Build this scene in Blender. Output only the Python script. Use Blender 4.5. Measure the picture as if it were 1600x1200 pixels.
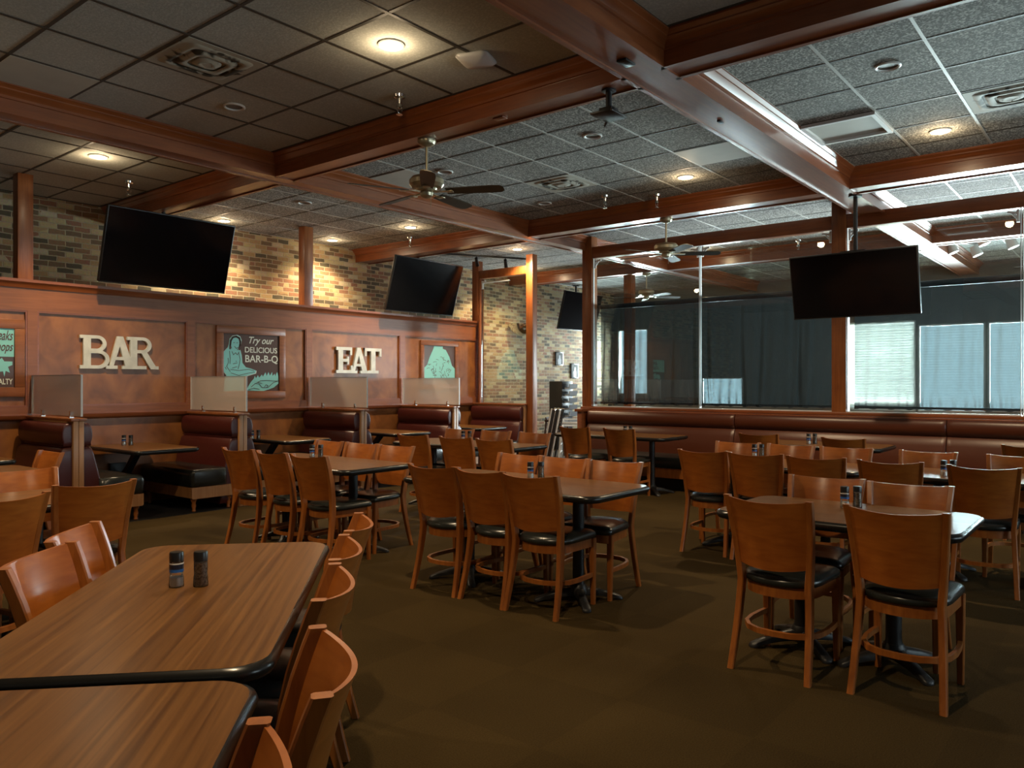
import bpy, bmesh, math, random
from mathutils import Vector, Matrix
PI = math.pi
R = math.radians
random.seed(7)
scene = bpy.context.scene
C = scene.collection
for o in list(bpy.data.objects):
    bpy.data.objects.remove(o)

# ------------------------------------------------------------------ camera, world, light, exposure
H = 1.42
YAW = 38.94
CEIL = 3.66
SOF = 3.45
cd = bpy.data.cameras.new('camera')
cam = bpy.data.objects.new('camera', cd)
C.objects.link(cam)
cam.location = (0, 0, H)
cam.rotation_euler = (R(90), 0, R(YAW - 90))
cd.sensor_width = 36
cd.lens = 36 * 1224 / 1600
cd.shift_y = -0.7 / 1600
cd.clip_start = 0.05
scene.camera = cam
scene.view_settings.view_transform = 'Standard'
scene.view_settings.look = 'None'
scene.view_settings.gamma = 1
scene.view_settings.use_curve_mapping = False
scene.view_settings.exposure = 0.0

w = bpy.data.worlds.new('world')
scene.world = w
w.use_nodes = True
w.node_tree.nodes['Background'].inputs[0].default_value = (0.66, 0.87, 1.0, 1)
w.node_tree.nodes['Background'].inputs[1].default_value = 3.2

WX = 16.8     # exterior wall with the windows
# windows of the exterior wall: y0, y1, z0, z1, blind closed?
WINS = [(9.35, 10.2, 1.15, 2.75, False), (6.95, 7.95, 0.9, 1.56, False), (3.47, 4.72, 0.88, 2.64, True),
        (2.30, 3.43, 0.88, 2.56, False), (1.12, 2.26, 0.9, 2.56, False), (-0.2, 1.0, 0.9, 2.56, False),
        (-1.5, -0.3, 0.9, 2.56, False), (-2.8, -1.6, 0.9, 2.56, False)]
def area(name, loc, rot, sx, sy, power, col):
    d = bpy.data.lights.new(name, 'AREA')
    d.shape = 'RECTANGLE'; d.size = sx; d.size_y = sy; d.energy = power; d.color = col
    o = bpy.data.objects.new(name, d); C.objects.link(o)
    o.location = loc; o.rotation_euler = rot
    return o
SKY_W = 400
for i, (y0, y1, z0, z1, bl) in enumerate(WINS):
    a = (y1 - y0) * (z1 - z0)
    area('daylight', (WX + 0.35, (y0 + y1) / 2, (z0 + z1) / 2 + 0.1), (0, R(90 + 22), 0), z1 - z0, y1 - y0, SKY_W * a * (0.7 if bl else 1), (0.86, 0.94, 1.0))
SIDE_FILL = [(3.4, 5.2), (5.8, 7.6), (8.0, 9.8), (10.6, 12.6), (13.4, 15.6)]      # unseen windows added to the right-hand wall for cool fill light (x0, x1), z 0.9 to 2.6
for x0, x1 in SIDE_FILL:
    area('daylight', ((x0 + x1) / 2, -4.4, 1.85), (R(90 + 6), 0, 0), x1 - x0, 1.7, 14 * (x1 - x0) * 1.7, (0.90, 0.95, 1.0))  # cool fill shining in through the added side windows
LAMP_W = 60
LAMP_C = (1.0, 0.75, 0.46)
# ------------------------------------------------------------------ helpers
def link(name, me, parent=None, loc=None, rot=None):
    o = bpy.data.objects.new(name, me)
    C.objects.link(o)
    if loc is not None: o.location = loc
    if rot is not None: o.rotation_euler = rot
    if parent is not None: o.parent = parent
    return o

def tag(o, label=None, cat=None, group=None, kind=None):
    if label: o['label'] = label
    if cat: o['category'] = cat
    if group: o['group'] = group
    if kind: o['kind'] = kind
    return o

def thing(name, label, cat, loc=(0, 0, 0), rz=0, group=None):
    o = bpy.data.objects.new(name, None)
    o.empty_display_size = 0.1
    C.objects.link(o)
    o.location = loc; o.rotation_euler = (0, 0, rz)
    return tag(o, label, cat, group)

class MB:
    def __init__(s):
        s.bm = bmesh.new()
    def box(s, x0, x1, y0, y1, z0, z1, bevel=0):
        vs = [s.bm.verts.new(p) for p in ((x0,y0,z0),(x1,y0,z0),(x1,y1,z0),(x0,y1,z0),(x0,y0,z1),(x1,y0,z1),(x1,y1,z1),(x0,y1,z1))]
        fs = [s.bm.faces.new([vs[i] for i in f]) for f in ((3,2,1,0),(4,5,6,7),(0,1,5,4),(1,2,6,5),(2,3,7,6),(3,0,4,7))]
        if bevel:
            es = list({e for f in fs for e in f.edges})
            bmesh.ops.bevel(s.bm, geom=es, offset=bevel, segments=2, affect='EDGES', profile=0.5)
        return s
    def prism(s, pts, z0, z1, axis='z', flip=False):
        """extrude polygon; axis z: pts (x,y); axis y: pts (x,z) between y=z0..z1; axis x: pts (y,z)"""
        def P(p, h):
            if axis == 'z': return (p[0], p[1], h)
            if axis == 'y': return (p[0], h, p[1])
            return (h, p[0], p[1])
        a = [s.bm.verts.new(P(p, z0)) for p in pts]
        b = [s.bm.verts.new(P(p, z1)) for p in pts]
        n = len(pts)
        s.bm.faces.new(a[::-1]); s.bm.faces.new(b)
        for i in range(n):
            s.bm.faces.new((a[i], a[(i+1) % n], b[(i+1) % n], b[i]))
        return s
    def rings(s, rings, cap=True, closed=True):
        """loft between rings of points"""
        vr = [[s.bm.verts.new(p) for p in r] for r in rings]
        n = len(vr[0])
        for a, b in zip(vr, vr[1:]):
            for i in range(n if closed else n - 1):
                s.bm.faces.new((a[i], a[(i+1) % n], b[(i+1) % n], b[i]))
        if cap:
            s.bm.faces.new(vr[0][::-1]); s.bm.faces.new(vr[-1])
        return s
    def lathe(s, prof, cx=0, cy=0, n=24, cap=True):
        rs = [[(cx + r * math.cos(2*PI*i/n), cy + r * math.sin(2*PI*i/n), z) for i in range(n)] for r, z in prof]
        return s.rings(rs, cap)
    def tube(s, pts, r, n=8, rz=None):
        """round (or rectangular when rz given: r half-width, rz half-height) sweep along pts"""
        P = [Vector(p) for p in pts]
        rs = []
        for i, p in enumerate(P):
            t = (P[min(i+1, len(P)-1)] - P[max(i-1, 0)]).normalized()
            up = Vector((0, 0, 1)) if abs(t.z) < 0.9 else Vector((1, 0, 0))
            a = t.cross(up).normalized(); b = a.cross(t).normalized()
            if rz is None:
                rr = r[i] if isinstance(r, (list, tuple)) else r
                rs.append([p + a * rr * math.cos(2*PI*k/n) + b * rr * math.sin(2*PI*k/n) for k in range(n)])
            else:
                rs.append([p + a * r * sx + b * rz * sz for sx, sz in ((-1,-1),(1,-1),(1,1),(-1,1))])
        return s.rings(rs)
    def build(s, name, mat, parent=None, loc=None, rot=None, smooth=True, angle=35):
        bmesh.ops.recalc_face_normals(s.bm, faces=s.bm.faces)
        me = bpy.data.meshes.new(name)
        s.bm.to_mesh(me); s.bm.free()
        if smooth:
            for p in me.polygons: p.use_smooth = True
            me.set_sharp_from_angle(angle=R(angle))
        me.materials.append(mat)
        return link(name, me, parent, loc, rot)

def copy_tree(o, parent=None):
    c = o.copy(); C.objects.link(c); c.parent = parent
    for ch in list(o.children):
        copy_tree(ch, c)
    return c

# ------------------------------------------------------------------ materials
def newmat(name):
    m = bpy.data.materials.new(name); m.use_nodes = True
    nt = m.node_tree
    return m, nt, nt.nodes['Principled BSDF']
def plain(name, col, rough=0.5, metal=0, spec=0.5, bump=0, bscale=60, var=0):
    m, nt, b = newmat(name)
    b.inputs['Base Color'].default_value = (*col, 1)
    b.inputs['Roughness'].default_value = rough
    b.inputs['Metallic'].default_value = metal
    b.inputs['Specular IOR Level'].default_value = spec
    tc = nt.nodes.new('ShaderNodeTexCoord')
    n = nt.nodes.new('ShaderNodeTexNoise'); n.inputs['Scale'].default_value = bscale; n.inputs['Detail'].default_value = 4
    nt.links.new(tc.outputs['Object'], n.inputs['Vector'])
    if bump:
        bp = nt.nodes.new('ShaderNodeBump'); bp.inputs['Strength'].default_value = bump; bp.inputs['Distance'].default_value = 0.01
        nt.links.new(n.outputs['Fac'], bp.inputs['Height']); nt.links.new(bp.outputs['Normal'], b.inputs['Normal'])
    if var:
        mr = nt.nodes.new('ShaderNodeMapRange'); mr.inputs[1].default_value = 0.3; mr.inputs[2].default_value = 0.7
        mr.inputs[3].default_value = 1 - var; mr.inputs[4].default_value = 1 + var
        nt.links.new(n.outputs['Fac'], mr.inputs[0])
        mx = nt.nodes.new('ShaderNodeVectorMath'); mx.operation = 'SCALE'; mx.inputs[0].default_value = col
        nt.links.new(mr.outputs[0], mx.inputs['Scale']); nt.links.new(mx.outputs[0], b.inputs['Base Color'])
    return m
def wood(name, c1, c2, stretch=(1, 12, 12), scale=3.0, rough=0.35, blotch=0.35, coat=0.2):
    m, nt, b = newmat(name)
    N = nt.nodes.new; L = nt.links.new
    tc = N('ShaderNodeTexCoord'); mp = N('ShaderNodeMapping'); mp.inputs['Scale'].default_value = stretch
    L(tc.outputs['Object'], mp.inputs['Vector'])
    n1 = N('ShaderNodeTexNoise'); n1.inputs['Scale'].default_value = scale; n1.inputs['Detail'].default_value = 6; n1.inputs['Distortion'].default_value = 0.6
    L(mp.outputs[0], n1.inputs['Vector'])
    n2 = N('ShaderNodeTexNoise'); n2.inputs['Scale'].default_value = 2.5; n2.inputs['Detail'].default_value = 2; n2.inputs['Distortion'].default_value = 1.7 if name == 'panel_wood' else 1.2
    L(tc.outputs['Object'], n2.inputs['Vector'])
    mx = N('ShaderNodeMix'); mx.inputs[0].default_value = blotch
    L(n1.outputs['Fac'], mx.inputs[2]); L(n2.outputs['Fac'], mx.inputs[3])
    cr = N('ShaderNodeValToRGB'); e_ = 0.04 if name == 'table_wood' else 0.0; cr.color_ramp.elements[0].position = 0.36 - e_; cr.color_ramp.elements[1].position = 0.64 + e_
    cr.color_ramp.elements[0].color = (*c1, 1); cr.color_ramp.elements[1].color = (*c2, 1)
    L(mx.outputs[0], cr.inputs[0]); L(cr.outputs[0], b.inputs['Base Color'])
    b.inputs['Roughness'].default_value = rough
    b.inputs['Coat Weight'].default_value = coat; b.inputs['Coat Roughness'].default_value = 0.25
    bp = N('ShaderNodeBump'); bp.inputs['Strength'].default_value = 0.0 if name == 'table_wood' else 0.08; bp.inputs['Distance'].default_value = 0.004
    L(n1.outputs['Fac'], bp.inputs['Height']); L(bp.outputs[0], b.inputs['Normal'])
    return m

M = {}
M['chair_wood'] = wood('chair_wood', (0.27, 0.068, 0.009), (0.41, 0.122, 0.018), (3, 3, 14), 3, 0.33, 0.5, 0.35)
M['chair_leg'] = wood('chair_leg', (0.25, 0.072, 0.012), (0.36, 0.115, 0.02), (14, 14, 2), 3, 0.4, 0.2)
M['table_wood'] = wood('table_wood', (0.088, 0.034, 0.008), (0.205, 0.092, 0.024), (0.45, 20, 1), 2.6, 0.29, 0.10, 0.0)
M['beam_x'] = wood('beam_wood_long', (0.19, 0.048, 0.012), (0.27, 0.075, 0.02), (1, 14, 14), 2.5, 0.36, 0.3, 0.6)
M['beam_y'] = wood('beam_wood_cross', (0.19, 0.048, 0.012), (0.27, 0.075, 0.02), (14, 1, 14), 2.5, 0.36, 0.3, 0.6)
M['post'] = wood('post_wood', (0.2, 0.055, 0.013), (0.32, 0.10, 0.024), (14, 14, 1), 2.5, 0.4, 0.35)
M['panel'] = wood('panel_wood', (0.17, 0.055, 0.013), (0.35, 0.13, 0.034), (2.2, 2.2, 1.2), 2.2, 0.38, 0.5)
M['rail'] = wood('rail_wood', (0.20, 0.062, 0.018), (0.28, 0.092, 0.028), (1, 14, 14), 2.2, 0.4, 0.25)
M['light_wood'] = wood('booth_trim_wood', (0.33, 0.15, 0.055), (0.42, 0.21, 0.085), (14, 14, 1), 2.5, 0.45, 0.2)
M['maroon'] = plain('maroon_vinyl', (0.062, 0.010, 0.008), 0.36, bump=0.06, bscale=14)
M['maroon2'] = plain('oxblood_vinyl', (0.075, 0.018, 0.007), 0.36, bump=0.08, bscale=8)
M['black_vinyl'] = plain('black_vinyl', (0.018, 0.02, 0.018), 0.27, bump=0.05, bscale=18)
M['black'] = plain('black_plastic', (0.01, 0.01, 0.011), 0.35)
M['black_edge'] = plain('black_edge_band', (0.012, 0.012, 0.012), 0.25)
M['iron'] = plain('black_cast_iron', (0.015, 0.015, 0.016), 0.42, bump=0.1, bscale=40)
M['screen'] = plain('tv_screen', (0.003, 0.003, 0.004), 0.1, spec=0.3)
M['chrome'] = plain('chrome', (0.7, 0.7, 0.68), 0.15, 1)
M['brass'] = plain('antique_brass', (0.48, 0.43, 0.30), 0.3, 0.75)
M['blade'] = plain('fan_blade', (0.05, 0.04, 0.025), 0.5, var=0.2, bscale=12)
M['white'] = plain('white_paint', (0.7, 0.7, 0.68), 0.4)
M['signwhite'] = plain('weathered_white_paint', (0.62, 0.63, 0.58), 0.5, var=0.15, bscale=9)
M['teal'] = plain('teal_print', (0.24, 0.62, 0.60), 0.5)
M['cream'] = plain('cream_print', (0.75, 0.78, 0.68), 0.5)
M['signbrown'] = plain('brown_plate', (0.085, 0.042, 0.03), 0.35)
M['dark'] = plain('dark_opening', (0.01, 0.01, 0.01), 0.8)
M['pale_tile'] = plain('pale_smooth_tile', (0.50, 0.50, 0.44), 0.6, var=0.06, bscale=3)
M['tee_light'] = plain('grid_tee_light', (0.42, 0.42, 0.38), 0.5)
M['tee_dark'] = plain('grid_tee_dark', (0.05, 0.045, 0.035), 0.6)
M['grey_print'] = plain('grey_print', (0.06, 0.058, 0.05), 0.8, var=0.5, bscale=12)
M['label_dark'] = plain('label_dark_blue', (0.01, 0.012, 0.03), 0.4)
M['label_blue'] = plain('label_blue', (0.02, 0.12, 0.42), 0.4)
M['salt'] = plain('salt_grains', (0.95, 0.95, 0.93), 0.8)
M['pepper'] = plain('peppercorns', (0.30, 0.26, 0.21), 0.8, var=0.8, bscale=160)
M['grey_plastic'] = plain('grey_plastic', (0.28, 0.29, 0.31), 0.3)
M['concrete'] = plain('painted_wall', (0.22, 0.20, 0.17), 0.7, var=0.05, bscale=2)
M['darkfloor'] = plain('dark_tile_floor', (0.018, 0.018, 0.02), 0.5, var=0.4, bscale=5, bump=0.1)
M['blindm'] = None

def emis(name, col, s):
    m, nt, b = newmat(name)
    b.inputs['Base Color'].default_value = (0.8, 0.8, 0.8, 1)
    b.inputs['Emission Color'].default_value = (*col, 1)
    b.inputs['Emission Strength'].default_value = s
    return m
M['lens'] = emis('lit_lamp_lens', (1.0, 0.86, 0.60), 9)
M['lens_off'] = plain('unlit_lamp_lens', (0.10, 0.09, 0.07), 0.4)

def glassmat(name, gloss, tint=(0.92, 0.96, 0.95), rough=0.0):
    m = bpy.data.materials.new(name); m.use_nodes = True
    nt = m.node_tree; nt.nodes.remove(nt.nodes['Principled BSDF'])
    out = nt.nodes['Material Output']
    t = nt.nodes.new('ShaderNodeBsdfTransparent'); t.inputs[0].default_value = (*tint, 1)
    g = nt.nodes.new('ShaderNodeBsdfGlossy'); g.inputs['Roughness'].default_value = rough
    f = nt.nodes.new('ShaderNodeFresnel'); f.inputs[0].default_value = 1.5
    mr = nt.nodes.new('ShaderNodeMath'); mr.operation = 'MULTIPLY_ADD'; mr.inputs[1].default_value = 1.0; mr.inputs[2].default_value = gloss
    mx = nt.nodes.new('ShaderNodeMixShader')
    nt.links.new(f.outputs[0], mr.inputs[0]); nt.links.new(mr.outputs[0], mx.inputs[0])
    nt.links.new(t.outputs[0], mx.inputs[1]); nt.links.new(g.outputs[0], mx.inputs[2])
    nt.links.new(mx.outputs[0], out.inputs[0])
    return m
M['glass'] = glassmat('window_glass', 0.02)
M['jar'] = glassmat('shaker_glass', 0.05, (0.95, 0.96, 0.95), 0.08)
def sheer(name, col, transp, transl, edge=0.12):
    m = bpy.data.materials.new(name); m.use_nodes = True
    nt = m.node_tree; nt.nodes.remove(nt.nodes['Principled BSDF'])
    out = nt.nodes['Material Output']
    t = nt.nodes.new('ShaderNodeBsdfTransparent'); t.inputs[0].default_value = (0.85, 0.93, 0.95, 1)
    d = nt.nodes.new('ShaderNodeBsdfDiffuse'); d.inputs[0].default_value = (*col, 1)
    tr = nt.nodes.new('ShaderNodeBsdfTranslucent'); tr.inputs[0].default_value = (*col, 1)
    m1 = nt.nodes.new('ShaderNodeMixShader'); m1.inputs[0].default_value = transl
    nt.links.new(d.outputs[0], m1.inputs[1]); nt.links.new(tr.outputs[0], m1.inputs[2])
    m2 = nt.nodes.new('ShaderNodeMixShader')
    # threads get denser to the eye where the cloth is seen edge-on
    lw = nt.nodes.new('ShaderNodeLayerWeight'); lw.inputs[0].default_value = 0.35
    ma = nt.nodes.new('ShaderNodeMath'); ma.operation = 'MULTIPLY_ADD'; ma.inputs[1].default_value = edge; ma.inputs[2].default_value = 1 - transp
    ma.use_clamp = True
    nt.links.new(lw.outputs['Facing'], ma.inputs[0]); nt.links.new(ma.outputs[0], m2.inputs[0])
    nt.links.new(t.outputs[0], m2.inputs[1]); nt.links.new(m1.outputs[0], m2.inputs[2])
    nt.links.new(m2.outputs[0], out.inputs[0])
    return m
M['curtain'] = sheer('black_sheer_cloth', (0.014, 0.017, 0.018), 0.25, 0.45, 0.55)
M['blind'] = sheer('white_blind_slats', (0.8, 0.78, 0.72), 0.1, 0.6, 0.1)
def frosted():
    m, nt, b = newmat('frosted_acrylic')
    b.inputs['Base Color'].default_value = (0.60, 0.56, 0.53, 1)
    b.inputs['Roughness'].default_value = 0.35
    b.inputs['Alpha'].default_value = 0.43
    return m
M['frosted'] = frosted()

def brick():
    m, nt, b = newmat('old_brick')
    N = nt.nodes.new; L = nt.links.new
    tc = N('ShaderNodeTexCoord'); sp = N('ShaderNodeSeparateXYZ'); L(tc.outputs['Object'], sp.inputs[0])
    def mth(op, a, b_=None, c=None):
        n = N('ShaderNodeMath'); n.operation = op
        for i, v in enumerate((a, b_, c)):
            if v is None: continue
            if isinstance(v, (int, float)): n.inputs[i].default_value = v
            else: L(v, n.inputs[i])
        return n.outputs[0]
    u = mth('ADD', sp.outputs['X'], sp.outputs['Y'])
    wob = N('ShaderNodeTexNoise'); wob.inputs['Scale'].default_value = 9; L(tc.outputs['Object'], wob.inputs['Vector'])
    wv = mth('MULTIPLY', mth('SUBTRACT', wob.outputs['Fac'], 0.5), 0.02)
    zz = mth('DIVIDE', mth('ADD', sp.outputs['Z'], wv), 0.066)
    row = mth('FLOOR', zz)
    uu = mth('ADD', mth('DIVIDE', mth('ADD', u, wv), 0.195), mth('MULTIPLY', mth('MODULO', row, 2), 0.5))
    col = mth('FLOOR', uu)
    fu = mth('SUBTRACT', uu, col); fz = mth('SUBTRACT', zz, row)
    eu = mth('MINIMUM', fu, mth('SUBTRACT', 1, fu)); ez = mth('MINIMUM', fz, mth('SUBTRACT', 1, fz))
    d = mth('MINIMUM', mth('MULTIPLY', eu, 0.195), mth('MULTIPLY', ez, 0.066))
    mort = N('ShaderNodeMapRange'); mort.inputs[1].default_value = 0.0045; mort.inputs[2].default_value = 0.008
    L(d, mort.inputs[0])
    cb = N('ShaderNodeCombineXYZ'); L(col, cb.inputs[0]); L(row, cb.inputs[1])
    wn = N('ShaderNodeTexWhiteNoise'); L(cb.outputs[0], wn.inputs['Vector'])
    big = N('ShaderNodeTexNoise'); big.inputs['Scale'].default_value = 0.9; L(tc.outputs['Object'], big.inputs['Vector'])
    val = mth('ADD', mth('MULTIPLY', wn.outputs['Value'], 0.85), mth('MULTIPLY', big.outputs['Fac'], 0.25))
    cr = N('ShaderNodeValToRGB'); cr.color_ramp.interpolation = 'CONSTANT'
    el = cr.color_ramp.elements
    cols = [(0, (0.10, 0.085, 0.05)), (0.25, (0.18, 0.12, 0.065)), (0.38, (0.26, 0.155, 0.08)), (0.52, (0.40, 0.27, 0.13)), (0.68, (0.48, 0.38, 0.2)), (0.82, (0.29, 0.145, 0.08)), (0.93, (0.5, 0.42, 0.27))]
    el[0].position = 0; el[0].color = (*cols[0][1], 1); el[1].position = cols[1][0]; el[1].color = (*cols[1][1], 1)
    for p, c in cols[2:]:
        e = el.new(p); e.color = (*c, 1)
    L(val, cr.inputs[0])
    fine = N('ShaderNodeTexNoise'); fine.inputs['Scale'].default_value = 40; fine.inputs['Detail'].default_value = 5; L(tc.outputs['Object'], fine.inputs['Vector'])
    mx = N('ShaderNodeMix'); mx.data_type = 'RGBA'; mx.inputs[6].default_value = (0.44, 0.37, 0.24, 1)
    L(mort.outputs[0], mx.inputs[0]); L(cr.outputs[0], mx.inputs[7])
    mul = N('ShaderNodeMix'); mul.data_type = 'RGBA'; mul.blend_type = 'MULTIPLY'; mul.inputs[0].default_value = 0.5
    L(mx.outputs[2], mul.inputs[6]); L(fine.outputs['Color'], mul.inputs[7])
    sc = N('ShaderNodeVectorMath'); sc.operation = 'SCALE'; sc.inputs['Scale'].default_value = 1.25; L(mul.outputs[2], sc.inputs[0])
    L(sc.outputs[0], b.inputs['Base Color']); b.inputs['Roughness'].default_value = 0.85
    h = mth('ADD', mort.outputs[0], mth('MULTIPLY', fine.outputs['Fac'], 0.5))
    bp = N('ShaderNodeBump'); bp.inputs['Strength'].default_value = 0.6; bp.inputs['Distance'].default_value = 0.008
    L(h, bp.inputs['Height']); L(bp.outputs[0], b.inputs['Normal'])
    return m
M['brick'] = brick()

def tilemat():
    m, nt, b = newmat('acoustic_tile')
    N = nt.nodes.new; L = nt.links.new
    tc = N('ShaderNodeTexCoord')
    f = N('ShaderNodeTexNoise'); f.inputs['Scale'].default_value = 75; f.inputs['Detail'].default_value = 3; L(tc.outputs['Object'], f.inputs['Vector'])
    g = N('ShaderNodeTexNoise'); g.inputs['Scale'].default_value = 0.55; g.inputs['Detail'].default_value = 3; L(tc.outputs['Object'], g.inputs['Vector'])
    cr = N('ShaderNodeValToRGB'); cr.color_ramp.elements[0].position = 0.46; cr.color_ramp.elements[1].position = 0.66
    cr.color_ramp.elements[0].color = (0.13, 0.13, 0.115, 1); cr.color_ramp.elements[1].color = (0.54, 0.54, 0.49, 1)
    L(f.outputs['Fac'], cr.inputs[0])
    # the first bays (x < 4.6) have finer, smoother tiles
    sp = N('ShaderNodeSeparateXYZ'); L(tc.outputs['Object'], sp.inputs[0])
    lt = N('ShaderNodeMath'); lt.operation = 'LESS_THAN'; lt.inputs[1].default_value = 4.63; L(sp.outputs['X'], lt.inputs[0])
    sm = N('ShaderNodeMath'); sm.operation = 'MULTIPLY'; sm.inputs[1].default_value = 0.75; L(lt.outputs[0], sm.inputs[0])
    mx = N('ShaderNodeMix'); mx.data_type = 'RGBA'; mx.inputs[7].default_value = (0.50, 0.51, 0.46, 1)
    L(sm.outputs[0], mx.inputs[0]); L(cr.outputs[0], mx.inputs[6])
    st = N('ShaderNodeMapRange'); st.inputs[1].default_value = 0.3; st.inputs[2].default_value = 0.7; st.inputs[3].default_value = 0.8; st.inputs[4].default_value = 1.15
    L(g.outputs['Fac'], st.inputs[0])
    s = N('ShaderNodeVectorMath'); s.operation = 'SCALE'; L(mx.outputs[2], s.inputs[0]); L(st.outputs[0], s.inputs['Scale'])
    L(s.outputs[0], b.inputs['Base Color']); b.inputs['Roughness'].default_value = 0.9
    bp = N('ShaderNodeBump'); bp.inputs['Strength'].default_value = 0.35; bp.inputs['Distance'].default_value = 0.004
    L(f.outputs['Fac'], bp.inputs['Height']); L(bp.outputs[0], b.inputs['Normal'])
    return m
M['tile'] = tilemat()

def carpet():
    m, nt, b = newmat('olive_brown_carpet')
    N = nt.nodes.new; L = nt.links.new
    tc = N('ShaderNodeTexCoord')
    f = N('ShaderNodeTexNoise'); f.inputs['Scale'].default_value = 160; f.inputs['Detail'].default_value = 3; L(tc.outputs['Object'], f.inputs['Vector'])
    g = N('ShaderNodeTexNoise'); g.inputs['Scale'].default_value = 0.8; g.inputs['Detail'].default_value = 4; L(tc.outputs['Object'], g.inputs['Vector'])
    # carpet squares laid in alternating pile direction
    ck = N('ShaderNodeTexChecker'); ck.inputs['Scale'].default_value = 1.64; ck.inputs[1].default_value = (0.93,)*3 + (1,); ck.inputs[2].default_value = (1.05,)*3 + (1,)
    L(tc.outputs['Object'], ck.inputs['Vector'])
    cr = N('ShaderNodeValToRGB'); cr.color_ramp.elements[0].position = 0.35; cr.color_ramp.elements[1].position = 0.65
    cr.color_ramp.elements[0].color = (0.027, 0.0165, 0.005, 1); cr.color_ramp.elements[1].color = (0.058, 0.037, 0.012, 1)
    mx = N('ShaderNodeMix'); mx.inputs[0].default_value = 0.4; L(f.outputs['Fac'], mx.inputs[2]); L(g.outputs['Fac'], mx.inputs[3])
    L(mx.outputs[0], cr.inputs[0])
    mu = N('ShaderNodeMix'); mu.data_type = 'RGBA'; mu.blend_type = 'MULTIPLY'; mu.inputs[0].default_value = 1
    L(cr.outputs[0], mu.inputs[6]); L(ck.outputs[0], mu.inputs[7])
    L(mu.outputs[2], b.inputs['Base Color']); b.inputs['Roughness'].default_value = 0.95; b.inputs['Specular IOR Level'].default_value = 0.08
    bp = N('ShaderNodeBump'); bp.inputs['Strength'].default_value = 0.5; bp.inputs['Distance'].default_value = 0.005
    L(f.outputs['Fac'], bp.inputs['Height']); L(bp.outputs[0], b.inputs['Normal'])
    return m
M['carpet'] = carpet()

# ------------------------------------------------------------------ the room shell
def struct(name, mb, mat, parent=None, **k):
    o = mb.build(name, mat, parent, **k)
    if parent is None: o['kind'] = 'structure'
    return o
XB0, XE = -4.0, WX          # back wall .. exterior wall
YR, YBR = -4.0, 10.3        # right wall .. brick wall
YL = 9.3                    # panelled booth wall
WP = 10.0                   # glazed partition
struct('floor', MB().box(XB0, XE, YR, 8.1, -0.1, 0).box(11.0, XE, 8.1, YBR, -0.1, 0), M['carpet'])
struct('floor_booths', MB().box(XB0, 11.0, 8.1, YBR, -0.1, 0.002), M['darkfloor'])
ceil = struct('ceiling', MB().box(XB0, XE, YR, YBR, CEIL, CEIL + 0.1), M['tile'])
struct('wall_left', MB().box(XB0, XE + 0.2, YBR, YBR + 0.2, 0, CEIL), M['brick'])
mb = MB(); cur = XB0
for x0, x1 in SIDE_FILL:
    mb.box(cur, x0, YR - 0.2, YR, 0, CEIL).box(x0, x1, YR - 0.2, YR, 0, 0.9).box(x0, x1, YR - 0.2, YR, 2.6, CEIL); cur = x1
mb.box(cur, XE + 0.2, YR - 0.2, YR, 0, CEIL)
struct('wall_right', mb, M['concrete'])
for i, (x0, x1) in enumerate(SIDE_FILL):
    m = MB().box(x0, x1, YR - 0.1, YR - 0.03, 0.9, 0.96).box(x0, x1, YR - 0.1, YR - 0.03, 2.54, 2.6).box(x0, x0 + .06, YR - 0.1, YR - 0.03, 0.96, 2.54).box(x1 - .06, x1, YR - 0.1, YR - 0.03, 0.96, 2.54)
    f = struct('window_%d' % (i + 20), m, M['white'])  # out of view, added to let the cool fill in
    MB().box(x0 + .06, x1 - .06, YR - 0.07, YR - 0.06, 0.96, 2.54).build('pane', M['glass'], f)
struct('wall_back', MB().box(XB0 - 0.2, XB0, YR - 0.2, YBR + 0.2, 0, CEIL), M['concrete'])
# exterior wall with window openings
mb = MB()
ys = sorted(WINS, key=lambda a: a[0])
cur = YR - 0.2
for (y0, y1, z0, z1, bl) in ys:
    if y0 > cur: mb.box(XE, XE + 0.07, cur, y0, 0, CEIL)
    mb.box(XE, XE + 0.07, y0, y1, 0, z0); mb.box(XE, XE + 0.07, y0, y1, z1, CEIL)
    cur = y1
mb.box(XE, XE + 0.2, cur, YBR + 0.2, 0, CEIL)
struct('wall_far', mb, M['concrete'])
for i, (y0, y1, z0, z1, bl) in enumerate(WINS):
    m = MB()
    t = 0.03
    for a in ((y0, y1, z0, z0+t), (y0, y1, z1-t, z1), (y0, y0+t, z0+t, z1-t), (y1-t, y1, z0+t, z1-t)):
        m.box(XE + 0.0, XE + 0.05, a[0], a[1], a[2], a[3])
    f = struct('window_%d' % (i + 1), m, M['white'])
    MB().box(XE + 0.03, XE + 0.035, y0 + t, y1 - t, z0 + t, z1 - t).build('pane', M['glass'], f)
    if bl or i in (3, 4, 5):
        sl = MB()
        z = z0 + t
        k = 0.05
        while z < z1 - t:
            if bl: sl.prism([(z * 0 + XE - 0.045, z), (XE - 0.015, z + 0.046), (XE - 0.012, z + 0.046), (XE - 0.042, z)], y0, y1, axis='y')
            else: sl.box(XE - 0.045, XE - 0.012, y0, y1, z, z + 0.002)
            z += k
        sl.build('blind', M['blind'], f)['kind'] = 'stuff'

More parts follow.
